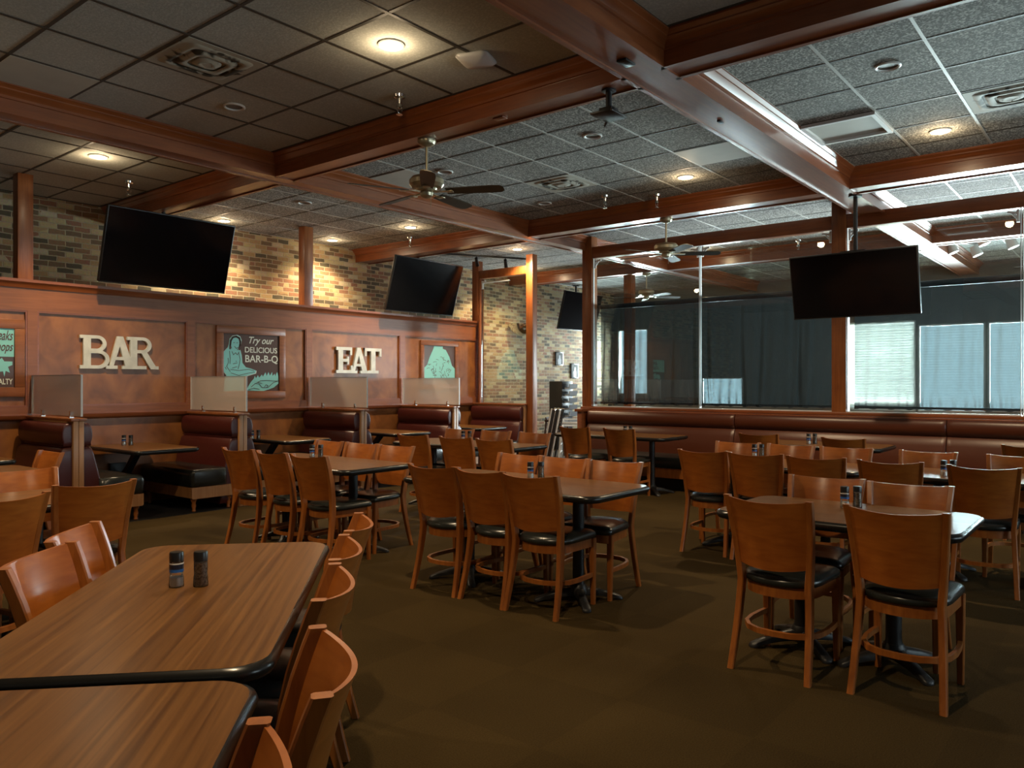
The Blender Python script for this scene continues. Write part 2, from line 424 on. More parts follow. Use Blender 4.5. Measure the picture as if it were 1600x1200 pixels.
# ceiling grid: 0.61 m squares in both directions
GX, GY, G = 6.26, 5.385, 0.61
BX = [(0.40, 0.68), (4.52, 4.77), (8.57, 8.88), (12.65, 12.93)]       # beams running across (constant x)
BY = [(-1.80, -1.50), (2.40, 2.72), (6.64, 6.88)]                     # beams running along x
m1, m2 = MB(), MB()
k = math.ceil((YR - GY) / G)
while GY + k * G < YBR:
    y = GY + k * G
    m1.box(4.77, XE, y - 0.011, y + 0.011, CEIL - 0.004, CEIL)
    m2.box(XB0, 4.52, y - 0.012, y + 0.012, CEIL - 0.004, CEIL); k += 1
k = math.ceil((XB0 - GX) / G)
while GX + k * G < XE:
    x = GX + k * G
    m2.box(x - 0.012, x + 0.012, YR, YBR, CEIL - 0.003, CEIL); k += 1
m1.build('grid_tee', M['tee_light'], ceil); m2.build('grid_tee', M['tee_dark'], ceil)
# plain smooth replacement tiles
def cell(x, y):
    i = math.floor((x - GX) / G); j = math.floor((y - GY) / G)
    return GX + i * G, GX + (i + 1) * G, GY + j * G, GY + (j + 1) * G
for (x, y) in ((7.1, 3.3), (5.9, 6.3), (2.4, 6.3)):
    a = cell(x, y)
    MB().box(a[0] + .012, a[1] - .012, a[2] + .012, a[3] - .012, CEIL - 0.006, CEIL).build('blank_tile', M['pale_tile'], ceil)

# coffer beams with crown and a recessed soffit
def beam_profile(a, b, side_crown=True):
    c = 0.075
    return [(a, SOF), (a + 0.035, SOF), (a + 0.035, SOF + 0.012), (b - 0.035, SOF + 0.012), (b - 0.035, SOF), (b, SOF),
            (b, SOF + 0.105), (b + 0.012, SOF + 0.108), (b + 0.012, SOF + 0.128), (b + 0.028, SOF + 0.15), (b + 0.05, SOF + 0.165), (b + 0.05, SOF + 0.175), (b + c, SOF + 0.195), (b + c, CEIL + 0.01),
            (a - c, CEIL + 0.01), (a - c, SOF + 0.195), (a - 0.05, SOF + 0.175), (a - 0.05, SOF + 0.165), (a - 0.028, SOF + 0.15), (a - 0.012, SOF + 0.128), (a - 0.012, SOF + 0.108), (a, SOF + 0.105)]
n = 1
for (a, b) in BY:
    struct('trim_%d' % n, MB().prism([(y, z) for y, z in beam_profile(a, b)], XB0, XE, axis='x'), M['beam_x'], angle=20); n += 1
for (a, b) in BX:
    m = MB()
    segs = [YR] + [v for ab in BY for v in (ab[0] + 0.034, ab[1] - 0.034)] + [YBR]
    for s0, s1 in zip(segs[::2], segs[1::2]):
        m.prism([(x, z) for x, z in beam_profile(a, b)], s0, s1, axis='y')
    struct('trim_%d' % n, m, M['beam_y'], angle=20); n += 1

# ------------------------------------------------------------------ panelled booth wall
stiles = [(1.0, 1.6), (3.26, 3.36), (5.06, 5.155), (6.845, 6.935), (8.66, 8.75), (10.5, 10.63)]
m = MB()
m.box(1.0, 10.63, YL + 0.03, YL + 0.12, 0, 2.5)                       # backing
fw = struct('wall_booths', m, M['panel'])
m = MB()
m.box(1.0, 10.63, YL, YL + 0.03, 2.2, 2.44); m.box(1.0, 10.63, YL, YL + 0.03, 1.08, 1.17)
for a, b in stiles: m.box(a, b, YL, YL + 0.03, 1.17, 2.2)
m.build('rail', M['rail'], fw)
m = MB()
for (a, b) in zip(stiles, stiles[1:]):                                # bead round each recessed panel
    x0, x1 = a[1], b[0]
    for q in ((x0, x1, 2.185, 2.2), (x0, x1, 1.17, 1.185), (x0, x0 + .015, 1.185, 2.185), (x1 - .015, x1, 1.185, 2.185)):
        m.box(q[0], q[1], YL + 0.005, YL + 0.03, q[2], q[3])
m.prism([(YL + 0.03, 1.02), (YL - 0.02, 1.04), (YL - 0.035, 1.075), (YL - 0.035, 1.085), (YL + 0.03, 1.085)], 1.0, 10.63, axis='x')
m.build('moulding', M['beam_x'], fw)
m = MB()
m.prism([(YL + 0.12, 2.50), (YL - 0.015, 2.44), (YL - 0.025, 2.47), (YL - 0.04, 2.485), (YL - 0.055, 2.50), (YL - 0.055, 2.53), (YL + 0.16, 2.53), (YL + 0.16, 2.5)], 1.0, 10.66, axis='x')
m.build('ledge', M['beam_x'], fw)
# posts standing on the ledge
for x in (3.22, 6.86):
    struct('trim_%d' % n, MB().box(x - 0.055, x + 0.095, YL - 0.01, YL + 0.13, 2.53, CEIL, 0.004), M['post']); n += 1
# timber screen beyond the last booth, in the plane x = 10.5
struct('trim_%d' % n, MB().box(10.45, 10.58, 9.22, 9.36, 2.53, 3.6, 0.004).box(10.45, 10.58, 8.0, 8.14, 0, 3.6, 0.004)
       .box(10.46, 10.57, 8.14, 9.22, 3.28, 3.42, 0.004).box(10.46, 10.57, 8.14, 9.29, 1.0, 1.08, 0.004)
       .box(10.49, 10.54, 8.14, 9.3, 0, 1.0).box(10.46, 10.57, 9.19, 9.22, 1.08, 3.28).box(10.58, 10.63, 9.24, 9.34, 1.0, 2.5), M['post']); n += 1
wg = struct('window_9', MB().box(10.505, 10.515, 8.15, 9.18, 1.08, 3.27), M['glass'])
m = MB(); m.box(10.49, 10.53, 8.55, 9.18, 3.2, 3.215)
m.tube([(10.51, 9.17, 3.1), (10.51, 9.17, 3.24)], 0.02); m.tube([(10.51, 9.17, 3.2), (10.51, 9.1, 3.24)], 0.018)
m.build('clip', M['white'], wg)

# ------------------------------------------------------------------ glazed partition, x = 10
struct('wall_partition', MB().box(WP, WP + 0.14, -3.9, 6.66, 0, 1.03), M['panel'])
struct('trim_%d' % n, MB().box(WP - 0.05, WP + 0.18, -3.9, 6.70, 1.03, 1.07, 0.008), M['beam_y']); n += 1
for (y0, y1) in ((6.53, 6.70), (2.84, 3.01), (-1.4, -1.23)):
    struct('trim_%d' % n, MB().box(WP, WP + 0.16, y0, y1, 0, 3.655, 0.004), M['post']); n += 1
for (y0, y1) in ((3.01, 6.53), (-1.23, 2.84)):
    struct('trim_%d' % n, MB().box(WP + 0.01, WP + 0.15, y0, y1, 3.32, 3.49, 0.004), M['beam_y']); n += 1
# end wall of the partition (left of the banquette)
struct('trim_%d' % n, MB().box(9.76, 10.0, 6.55, 6.63, 0, 1.0, 0.006).box(9.73, 9.95, 6.52, 6.66, 1.0, 1.04, 0.006), M['beam_x']); n += 1
wn = 10
for (y0, y1) in ((4.79, 6.53), (3.01, 4.775), (1.04, 2.84), (-1.23, 1.025)):
    g = struct('window_%d' % wn, MB().box(WP + 0.055, WP + 0.065, y0, y1, 1.07, 3.32), M['glass']); wn += 1
    m = MB()
    m.box(WP + 0.045, WP + 0.075, y0, y0 + 0.006, 1.07, 3.32)
    m.box(WP + 0.045, WP + 0.075, y1 - 0.006, y1, 1.07, 3.32)
    m.box(WP + 0.04, WP + 0.08, y0, y1, 1.07, 1.082)
    for yy, s in ((y0 + 0.03, 1), (y1 - 0.03, -1)):
        m.tube([(WP + 0.06, yy, 3.17), (WP + 0.06, yy, 3.31)], 0.016)
        m.tube([(WP + 0.06, yy, 3.27), (WP + 0.06, yy + s * 0.10, 3.29)], 0.014)
        m.tube([(WP + 0.06, yy, 3.20), (WP + 0.06, yy + s * 0.06, 3.28)], 0.01)
    m.build('clip', M['white'], g)

# curtains behind the glass
def curtain(y0, y1, label):
    x = WP + 0.22
    root = thing('curtain', label, 'curtain', (x, (y0 + y1) / 2, 1.125))
    bm = bmesh.new()
    nu, nv = int((y1 - y0) / 0.012), 26
    rnd = random.Random(int(y0 * 100))
    ph = [(rnd.uniform(0.6, 30), rnd.uniform(0, 6.28), rnd.uniform(0.3, 1)) for _ in range(14)]
    tight = [rnd.uniform(y0, y1) for _ in range(int((y1 - y0) * 3.0))]
    grid = []
    for i in range(nu + 1):
        y = y0 + (y1 - y0) * i / nu
        rowv = []
        for j in range(nv + 1):
            t = j / nv
            z = 1.1 + 1.455 * t
            off = sum(a * math.sin(fq * 1.1 * (y + 0.03 * math.sin(3 * t + p)) * 1.6 + p) for fq, p, a in ph) * 0.0030
            off *= 0.45 + 0.9 * t * (1 - t) * 2
            for k, ty in enumerate(tight):        # sharp pleats that fan out towards the hem
                yy = ty + 0.05 * (1 - t) ** 2 * math.sin(k * 2.3)
                wd = 0.010 + 0.012 * (1 - t)
                off -= 0.06 * math.exp(-((y - yy) / wd) ** 2) * (0.35 + 0.65 * min(1, 1.5 * (1 - t)))
            hem = max(0, 1 - t * 6) ** 1.5
            off += 0.016 * hem * math.sin(y * 62 + 2 * math.sin(y * 9))
            z += hem * (0.012 * math.sin(y * 31) - 0.01)
            rowv.append(bm.verts.new((off, y - (y0 + y1) / 2, z - 1.1)))
        grid.append(rowv)
    for i in range(nu):
        for j in range(nv):
            bm.faces.new((grid[i][j], grid[i+1][j], grid[i+1][j+1], grid[i][j+1]))
    mb = MB(); mb.bm.free(); mb.bm = bm
    mb.build('cloth', M['curtain'], root, angle=180)
    L_ = (y1 - y0) / 2
    MB().tube([(0, -L_ - 0.03, 1.48), (0, L_ + 0.03, 1.48)], 0.018).build('rod', M['black'], root)
    MB().box(-0.028, 0.028, -L_, L_, 1.43, 1.50, 0.008).build('rod_pocket', M['black'], root)
    MB().box(-0.02, 0.02, -L_, L_, -0.012, 0.018, 0.006).build('hem', M['black'], root)
curtain(3.03, 6.50, 'dark sheer curtain left of the wooden column')
curtain(-1.15, 2.80, 'sheer black curtain right of the wooden column, brightly lit from behind')

# ------------------------------------------------------------------ dining chair
def seat_outline(grow=0.0, n=40):
    pts = []
    fr, fw_, rw = 0.225, 0.195, 0.165
    # front corners rounded, sides taper, rear round
    cr = 0.05
    for k in range(7):
        a = -PI / 2 + (PI / 2) * k / 6
        pts.append((fr - cr + cr * math.cos(a), -(fw_ - cr) + cr * math.sin(a)))
    for k in range(7):
        a = (PI / 2) * k / 6
        pts.append((fr - cr + cr * math.cos(a), (fw_ - cr) + cr * math.sin(a)))
    for k in range(13):
        a = PI / 2 + PI * k / 12
        pts.append((-0.06 + 0.155 * math.cos(a), 0.187 * math.sin(a)))
    out = []
    cx = 0.01
    for x, y in pts:
        d = math.hypot(x - cx, y)
        out.append((cx + (x - cx) * (d + grow) / d, y * (d + grow) / d))
    return out
def back_at(z):
    """centre of the rear post at height z (x, half-spacing)"""
    t = max(0, (z - 0.44) / 0.42)
    return -0.175 - 0.02 * t - 0.075 * t * t, 0.168 + 0.034 * t
def sq(cx, cy, z, hx, hy, c=0.005):
    return [(cx-hx+c, cy-hy, z), (cx+hx-c, cy-hy, z), (cx+hx, cy-hy+c, z), (cx+hx, cy+hy-c, z), (cx+hx-c, cy+hy, z), (cx-hx+c, cy+hy, z), (cx-hx, cy+hy-c, z), (cx-hx, cy-hy+c, z)]
def make_chair():
    root = thing('dining_chair', 'x', 'chair')
    # padded seat
    rs = [[(x, y, z) for x, y in seat_outline(g)] for g, z in ((-0.004, 0.428), (0.006, 0.436), (0.008, 0.45), (0.0, 0.466), (-0.02, 0.478), (-0.07, 0.486), (-0.13, 0.489))]
    MB().rings(rs).build('seat', M['black_vinyl'], root, angle=60)
    rs = [[(x, y, z) for x, y in seat_outline(g)] for g, z in ((-0.02, 0.375), (-0.008, 0.375), (-0.008, 0.428), (-0.02, 0.428))]
    MB().rings(rs).build('seat_frame', M['chair_leg'], root)
    # bent plywood backrest
    m = MB()
    rs = []
    NZ, NY = 12, 20
    front, back = [], []
    for layer, th in ((front, 0.0), (back, 0.012)):
        for j in range(NZ + 1):
            row = []
            for i in range(NY + 1):
                s = -1 + 2 * i / NY
                z0 = 0.528 - 0.014 * (1 - s * s); z1 = 0.864 - 0.013 * (1 - s * s)
                z = z0 + (z1 - z0) * j / NZ
                px, py = back_at(z)
                hw = py - 0.009
                sag = 0.066 * math.cos(s * PI / 2 * 0.98) ** 0.85
                row.append((px - 0.004 - sag - th, s * hw, z))
            layer.append(row)
    fv = [[m.bm.verts.new(p) for p in r] for r in front]; bv = [[m.bm.verts.new(p) for p in r] for r in back]
    for j in range(NZ):
        for i in range(NY):
            m.bm.faces.new((fv[j][i], fv[j][i+1], fv[j+1][i+1], fv[j+1][i]))
            m.bm.faces.new((bv[j][i], bv[j+1][i], bv[j+1][i+1], bv[j][i+1]))
    for i in range(NY):
        m.bm.faces.new((fv[0][i], bv[0][i], bv[0][i+1], fv[0][i+1])); m.bm.faces.new((fv[NZ][i], fv[NZ][i+1], bv[NZ][i+1], bv[NZ][i]))
    for j in range(NZ):
        m.bm.faces.new((fv[j][0], fv[j+1][0], bv[j+1][0], bv[j][0])); m.bm.faces.new((fv[j][NY], bv[j][NY], bv[j+1][NY], fv[j+1][NY]))
    m.build('backrest', M['chair_wood'], root, angle=40)
    for sgn in (1, -1):
        rs = []
        for z in (0, 0.1, 0.2, 0.3, 0.38, 0.44, 0.52, 0.6, 0.68, 0.76, 0.83, 0.868):
            if z <= 0.44:
                t = 1 - z / 0.44
                px, py = -0.175 - 0.085 * t ** 1.5, 0.168 + 0.022 * t
                hx = 0.016 + 0.01 * (1 - t)
            else:
                px, py = back_at(z); hx = 0.026 - 0.006 * (z - 0.44) / 0.42
            rs.append(sq(px, sgn * py, z, hx, 0.0155))
        MB().rings(rs).build('leg', M['chair_leg'], root)
        rs = [sq(0.178 + 0.008 * (1 - z / 0.43), sgn * 0.182, z, 0.014 + 0.006 * z / 0.43, 0.014 + 0.006 * z / 0.43) for z in (0, 0.15, 0.3, 0.428)]
        MB().rings(rs).build('leg', M['chair_leg'], root)
    P = [(0.18, 0.182), (0.10, 0.190), (0, 0.192), (-0.09, 0.180), (-0.155, 0.14), (-0.19, 0.08), (-0.2, 0)]
    P = P + [(x, -y) for x, y in P[-2::-1]]
    MB().tube([(x, y, 0.195) for x, y in P], 0.010, rz=0.013).build('stretcher', M['chair_leg'], root, angle=50)
    return root
chair0 = make_chair()
used = [False]
def chair(tx, ty, face, label, group=None):
    """tx, ty: middle of the top of the back; face: heading the sitter looks, degrees"""
    a = R(face)
    o = chair0 if not used[0] else copy_tree(chair0)
    used[0] = True
    o.location = (tx + 0.27 * math.cos(a), ty + 0.27 * math.sin(a), 0)
    o.rotation_euler = (0, 0, a)
    o['label'] = label
    if group: o['group'] = group
    elif 'group' in o.keys(): del o['group']
    return o

# ------------------------------------------------------------------ tables
def rrect(hx, hy, r, n=6):
    pts = []
    for cx, cy, a0 in ((hx - r, hy - r, 0), (-hx + r, hy - r, 90), (-hx + r, -hy + r, 180), (hx - r, -hy + r, 270)):
        for k in range(n + 1):
            a = R(a0 + 90 * k / n)
            pts.append((cx + r * math.cos(a), cy + r * math.sin(a)))
    return pts
def tabletop(root, hx, hy, zt, r=0.10, off=(0, 0)):
    e = 0.016
    pin = rrect(hx - e, hy - e, r)
    MB().prism(pin, zt - 0.03, zt).build('tabletop', M['table_wood'], root)
    rs = []
    for g, z in ((e, zt - 0.0005), (0.004, zt - 0.008), (0.0, zt - 0.022), (0.01, zt - 0.04), (0.03, zt - 0.048)):
        rs.append([(x, y, z) for x, y in rrect(hx - g, hy - g, r)])
    MB().rings(rs, cap=False).build('edge_band', M['black_edge'], root, angle=70)
    MB().prism(rrect(hx - 0.03, hy - 0.03, r), zt - 0.048, zt - 0.03).build('underside', M['black'], root)
def pedestal(root, x, zt):
    m = MB().lathe([(0.045, 0.1), (0.038, 0.13), (0.038, zt - 0.07), (0.05, zt - 0.06)], x, 0, 20)
    m.box(x - 0.17, x + 0.17, -0.03, 0.03, zt - 0.06, zt - 0.048).box(x - 0.03, x + 0.03, -0.17, 0.17, zt - 0.06, zt - 0.048)
    m.build('pedestal', M['iron'], root)
    m = MB().lathe([(0.06, 0.05), (0.058, 0.09), (0.045, 0.11)], x, 0, 20)
    for k, ln in enumerate((0.28, 0.28, 0.28, 0.28)):
        a = PI / 4 + k * PI / 2
        ca, sa = math.cos(a), math.sin(a)
        rs = []
        for t, hw, hz, zc in ((0.03, 0.032, 0.028, 0.065), (0.14, 0.026, 0.02, 0.05), (0.23, 0.024, 0.014, 0.03), (ln, 0.028, 0.012, 0.014), (ln + 0.015, 0.015, 0.006, 0.008)):
            c = (x + ca * t, sa * t)
            rs.append([(c[0] - sa * s * hw, c[1] + ca * s * hw, zc + q * hz) for s, q in ((-1, -1), (1, -1), (1, 0.5), (0.6, 1), (-0.6, 1), (-1, 0.5))])
        m.rings(rs)
    m.build('base', M['iron'], root, angle=50)
ZT = 0.745
def table(cx, cy, length, width, heading, label, peds=2, group=None):
    root = thing('dining_table', label, 'table', (cx, cy, 0), R(heading), group)
    tabletop(root, length / 2, width / 2, ZT)
    if peds == 2:
        pedestal(root, -length / 2 + 0.36, ZT); pedestal(root, length / 2 - 0.36, ZT)
    else:
        pedestal(root, 0, ZT)
    return root

# --- salt and pepper
def make_shaker(kind):
    root = thing(kind + '_shaker', 'x', 'shaker')
    root.scale = (1.08, 1.08, 0.96)
    MB().lathe([(0.0215, 0.0), (0.0225, 0.004), (0.0215, 0.03), (0.0195, 0.045), (0.0205, 0.06), (0.0205, 0.088)], n=18).build('jar', M['jar'], root)
    MB().lathe([(0.021, 0.088), (0.0212, 0.115), (0.0195, 0.120), (0.0, 0.121)], n=18, cap=False).build('cap', M['black'], root)
    if kind == 'salt':
        MB().lathe([(0.0, 0.003), (0.0195, 0.004), (0.0195, 0.034), (0.0, 0.036)], n=16, cap=False).build('salt', M['salt'], root)
        l = MB().lathe([(0.0212, 0.056), (0.0212, 0.078)], n=18, cap=False).build('label', M['label_dark'], root)
        MB().lathe([(0.0214, 0.052), (0.0214, 0.062)], n=18, cap=False).build('label_band', M['label_blue'], l)
        MB().lathe([(0.0215, 0.079), (0.0215, 0.084)], n=18, cap=False).build('label_edge', M['white'], l)
    else:
        MB().lathe([(0.0, 0.003), (0.019, 0.004), (0.018, 0.044), (0.018, 0.082), (0.0, 0.083)], n=16, cap=False).build('pepper', M['pepper'], root)
    return root
sk = {}
def shakers(x, y, where, dx=0.058, dy=-0.05, z=ZT):
    for kind, (ax, ay) in (('salt', (0, 0)), ('pepper', (dx, dy))):
        if kind not in sk:
            sk[kind] = o = make_shaker(kind)
        else:
            o = copy_tree(sk[kind])
        o.location = (x + ax, y + ay, z + 0.0005)
        o.rotation_euler = (0, 0, R(200))
        o['label'] = ('black-capped salt shaker with blue label ' if kind == 'salt' else 'black-capped pepper shaker of dark grains ') + where
        o['group'] = 'salt and pepper shakers on the tables'

HD = 46.5
ca, sa = math.cos(R(HD)), math.sin(R(HD))
nx_, ny_ = sa, -ca       # towards the right-hand side of the near tables
# right edge passes through (1.06,1.63); centre line is 0.38 to the left
def near(t, s): return (1.075 + ca * t + nx_ * s, 1.605 + sa * t + ny_ * s)
c = near(0.775, -0.38)
table(c[0], c[1], 1.53, 0.76, HD, 'large wooden table in the foreground with black edge and two shakers')
c = near(-0.80, -0.38)
table(c[0], c[1], 1.53, 0.76, HD, 'wooden table cut off by the bottom left corner of the view')
shakers(1.325, 2.505, 'standing on the large foreground table', 0.055, -0.055)
shakers(0.40, 1.38, 'at the bottom left corner of the view', -0.05, -0.05)
G1 = 'dining chairs with curved backs around the tables'
chair(2.045, 2.47, 135, 'farthest of five curved-back chairs right of the foreground tables', G1)
chair(1.70, 2.13, 137, 'second farthest of five curved-back chairs right of the foreground tables', G1)
chair(1.385, 1.79, 136, 'middle one of five curved-back chairs right of the foreground tables', G1)
chair(0.985, 1.30, 144, 'turned curved-back chair right of the seam between the two foreground tables', G1)
chair(0.60, 0.98, 138, 'nearest chair, its curved back cut off by the bottom edge', G1)
chair(1.015, 2.78, 312, 'nearer of two chairs facing us left of the foreground table', G1)
chair(1.255, 3.12, 317, 'farther of two chairs facing us left of the foreground table', G1)

T1 = table(4.27, 5.63, 1.66, 0.76, 90, 'wooden table with six chairs beside the booths, below the EAT letters')
for y, f, w_ in ((6.02, 3, 'left'), (5.53, -2, 'middle'), (5.04, 2, 'right')):
    chair(3.73, y, f, w_ + 'most' * (w_ != 'middle') + ' chair seen from behind at the table beside the booths', G1)
for y, f, w_ in ((6.16, 178, 'left'), (5.68, 182, 'middle'), (5.21, 184, 'right')):
    chair(4.80, y, f, w_ + 'most' * (w_ != 'middle') + ' chair seen from the front at the table beside the booths', G1)
shakers(4.42, 5.92, 'on the table beside the booths')
T2 = table(4.27, 3.37, 1.68, 0.76, 90, 'wooden table with six chairs in the middle of the open carpet')
for y, f, w_ in ((3.76, 2, 'left'), (3.33, -3, 'middle'), (2.93, 2, 'right')):
    chair(3.79, y, f, w_ + 'most' * (w_ != 'middle') + ' chair seen from behind at the middle table', G1)
for y, f, w_ in ((3.82, 178, 'left'), (3.39, 182, 'middle'), (2.95, 186, 'right')):
    chair(4.82, y, f, w_ + 'most' * (w_ != 'middle') + ' chair seen from the front at the middle table', G1)
shakers(4.43, 3.41, 'on the middle table')
T6 = table(4.30, 1.22, 1.18, 0.76, 90, 'wooden table with four chairs at the right front of the room')
chair(3.72, 1.42, -1, 'left of two chairs seen from behind at the right front table', G1)
chair(3.76, 0.86, 0, 'right of two chairs seen from behind at the right front table', G1)
chair(4.78, 1.47, 183, 'left of two chairs facing us across the right front table', G1)
chair(4.74, 1.01, 184, 'right of two chairs facing us across the right front table', G1)
shakers(4.45, 1.27, 'on the right front table')
# second row
T4 = table(6.62, 6.0, 1.80, 0.76, 90, 'wooden table with six chairs in front of the far booths')
for y, f, w_ in ((6.22, 4, 'left'), (5.58, 4, 'middle'), (5.06, 6, 'right')):
    chair(5.97, y, f, w_ + 'most' * (w_ != 'middle') + ' chair seen from behind at the table in front of the far booths', G1)
for y, f, w_ in ((6.52, 184, 'left'), (5.94, 182, 'middle'), (5.37, 180, 'right')):
    chair(7.06, y, f, w_ + 'most' * (w_ != 'middle') + ' chair seen from the front at the table in front of the far booths', G1)
shakers(6.84, 6.27, 'on the table in front of the far booths')
T7 = table(6.62, 2.43, 1.5, 0.76, 90, 'wooden table with six chairs behind and left of the right front table')
table(6.62, 0.82, 1.5, 0.76, 90, 'wooden table behind the right front table, nearest the right edge')
for y, f, w_ in ((2.86, 3, 'first'), (2.41, 8, 'second'), (1.94, 8, 'third'), (1.42, 6, 'fourth'), (0.84, 5, 'fifth')):
    chair(6.06, y, f, w_ + ' from left of five chairs seen from behind beyond the right front table', G1)
for y, f, w_ in ((3.0, 183, 'first'), (2.5, 180, 'second'), (2.02, 186, 'third'), (1.38, 180, 'fourth'), (0.75, 182, 'fifth')):
    chair(7.12, y, f, w_ + ' from left of five chairs facing us beyond the right front table', G1)
shakers(7.02, 2.80, 'on the table left behind the right front one', 0.05, -0.05)
shakers(6.42, 1.14, 'on the table behind the right front one, farther right')
# tables at the banquette
table(9.02, 5.45, 1.7, 0.76, 90, 'wooden table at the left end of the window banquette')
chair(8.30, 5.68, 4, 'left chair of two seen from behind at the left end of the banquette', G1)
chair(8.33, 5.04, 3, 'right chair of two seen from behind at the left end of the banquette', G1)
table(9.0, 2.86, 1.5, 0.76, 90, 'wooden table at the banquette below the hanging television')
chair(8.44, 3.32, 5, 'left of two chairs seen from behind at the banquette below the television', G1)
chair(8.32, 2.39, -2, 'right of two chairs seen from behind at the banquette below the television', G1)
shakers(8.88, 2.92, 'on the banquette table below the television')
table(9.0, 0.3, 1.5, 0.76, 90, 'wooden table at the banquette by the right edge of the view')
chair(8.34, 0.80, 3, 'chair seen from behind at the banquette by the right edge', G1)
shakers(9.0, 5.35, 'on the table at the left end of the banquette')
# left group
table(1.45, 5.12, 1.5, 0.76, 0, 'wooden table at the left edge, the nearer of two there')
chair(1.95, 4.58, 84, 'big chair seen from behind, complete, left of the foreground table far corner', G1)
chair(1.42, 4.35, 97, 'big chair seen from behind, cut by the left edge of the view', G1)
chair(1.93, 5.62, 268, 'chair seen from the front across the table at the left edge', G1)
chair(1.32, 5.62, 272, 'chair seen from the front, mostly outside the left edge', G1)
table(1.74, 6.95, 1.5, 0.76, 0, 'wooden table at the left edge, the farther of two there')
chair(2.60, 6.93, 181, 'chair at the end of the farther left table, in front of the maroon booth', G1)

# ------------------------------------------------------------------ booths
YE = 8.12
def bench(px, d, label):
    """bench whose back stands on the partition at x=px, facing d (+1 / -1)"""
    root = thing('booth_bench', label, 'booth bench', (px, 0, 0), 0, 'booth benches along the panelled wall')
    X = lambda v: v * d
    def pr(pts, y0, y1, name, mat, puff=0, **k):
        if puff:
            cx_ = sum(a for a, b in pts) / len(pts); cz_ = sum(b for a, b in pts) / len(pts)
            rs = []
            for y, q in ((y0, 0.55), (y0 + puff * 0.12, 0.86), (y0 + puff * 0.45, 0.97), (y0 + puff, 1), (y1 - puff, 1), (y1, 0.97)):
                rs.append([(X(cx_ + (a - cx_) * q if a > 0.06 else a), y, cz_ + (b - cz_) * q) for a, b in pts])
            return MB().rings(rs).build(name, mat, root, angle=75, **k)
        return MB().prism([(X(a), b) for a, b in pts], y0, y1, axis='y').build(name, mat, root, **k)
    def roll(pts):   # puffed outline
        return pts
    # end panel trim of light wood
    MB().box(min(X(0.002), X(0.05)), max(X(0.002), X(0.05)), YE, YL - 0.045, 0.0, 1.05, 0.004).build('back_board', M['light_wood'], root)
    MB().box(min(X(0.0), X(0.075)), max(X(0.0), X(0.075)), YE - 0.01, YL - 0.045, 1.05, 1.078, 0.004).build('top_cap', M['rail'], root)
    # upholstered back: upper bolster and lower pad
    up = [(0.05, 0.80), (0.13, 0.80)] + [(0.095 + 0.05 * math.cos(R(a)), 0.915 + 0.115 * math.sin(R(a))) for a in range(-70, 91, 20)] + [(0.05, 1.03)]
    pr(up, YE + 0.03, YL - 0.045, 'upper_cushion', M['maroon'], puff=0.018)
    lo = [(0.05, 0.05), (0.27, 0.05), (0.255, 0.25), (0.225, 0.45)] + [(0.20, 0.55), (0.17, 0.68), (0.145, 0.765), (0.12, 0.795), (0.05, 0.80)]
    pr(lo, YE + 0.03, YL - 0.045, 'lower_cushion', M['maroon'], puff=0.018)
    sd = 0.64
    se = [(0.20, 0.275), (sd - 0.01, 0.275), (sd, 0.29)] + [(sd - 0.035 + 0.045 * math.cos(R(a)), 0.40 + 0.07 * math.sin(R(a))) for a in range(0, 91, 18)] + [(0.45, 0.475), (0.20, 0.47)]
    pr(se, YE - 0.02, YL - 0.045, 'seat_cushion', M['black_vinyl'], puff=0.06)
    b = pr([(0.05, 0.15), (sd - 0.02, 0.15), (sd - 0.005, 0.16), (sd - 0.005, 0.275), (0.05, 0.275)], YE - 0.01, YL - 0.045, 'base', M['light_wood'])
    for (lx, ly) in ((sd - 0.06, YE + 0.05), (0.16, YE + 0.05), (sd - 0.06, YL - 0.12)):
        MB().lathe([(0.014, 0.002), (0.022, 0.012), (0.016, 0.03), (0.026, 0.07), (0.02, 0.1), (0.034, 0.135), (0.034, 0.15)], X(lx), ly, 14).build('leg', M['chair_leg'], root)
    return root
words = {1.5: 'outside the left edge of the view', 3.3: 'first partition from the left', 5.1: 'second partition from the left', 6.9: 'third partition from the left', 8.7: 'fourth partition from the left', 10.44: 'last partition by the brick'}
for px in (3.3, 5.1, 6.9, 8.7, 10.44):
    bench(px, -1, 'maroon and black booth bench facing left on the ' + words[px])
    if px < 10: bench(px, 1, 'maroon and black booth bench facing right on the ' + words[px])
def divider(px, label):
    root = thing('acrylic_divider', label, 'divider', (px, 0, 1.078), 0, 'frosted dividers on the booth backs')
    MB().box(-0.006, 0.006, 8.06, 9.27, 0.02, 0.425).build('panel', M['frosted'], root)
    m = MB(); m.box(-0.009, 0.009, 8.05, 8.06, 0.02, 0.427); m.box(-0.009, 0.009, 9.27, 9.28, 0.02, 0.427); m.build('clear_edge', M['white'], root)
    MB().box(-0.009, 0.009, 8.06, 9.27, 0.425, 0.430).build('top_edge', M['grey_plastic'], root)
    for y in (8.30, 9.0):
        MB().box(-0.02, 0.02, y - 0.02, y + 0.02, 0, 0.01).box(-0.013, -0.007, y - 0.015, y + 0.015, 0.01, 0.07, 0.002).box(0.007, 0.013, y - 0.015, y + 0.015, 0.01, 0.07, 0.002).build('bracket', M['chrome'], root)
for px, w_ in ((3.3, 'left of the BAR letters'), (5.1, 'between the BAR letters and the woman poster'), (6.9, 'below the EAT letters'), (8.7, 'below the rightmost poster')):
    divider(px, 'frosted acrylic divider standing on the booth back ' + w_)
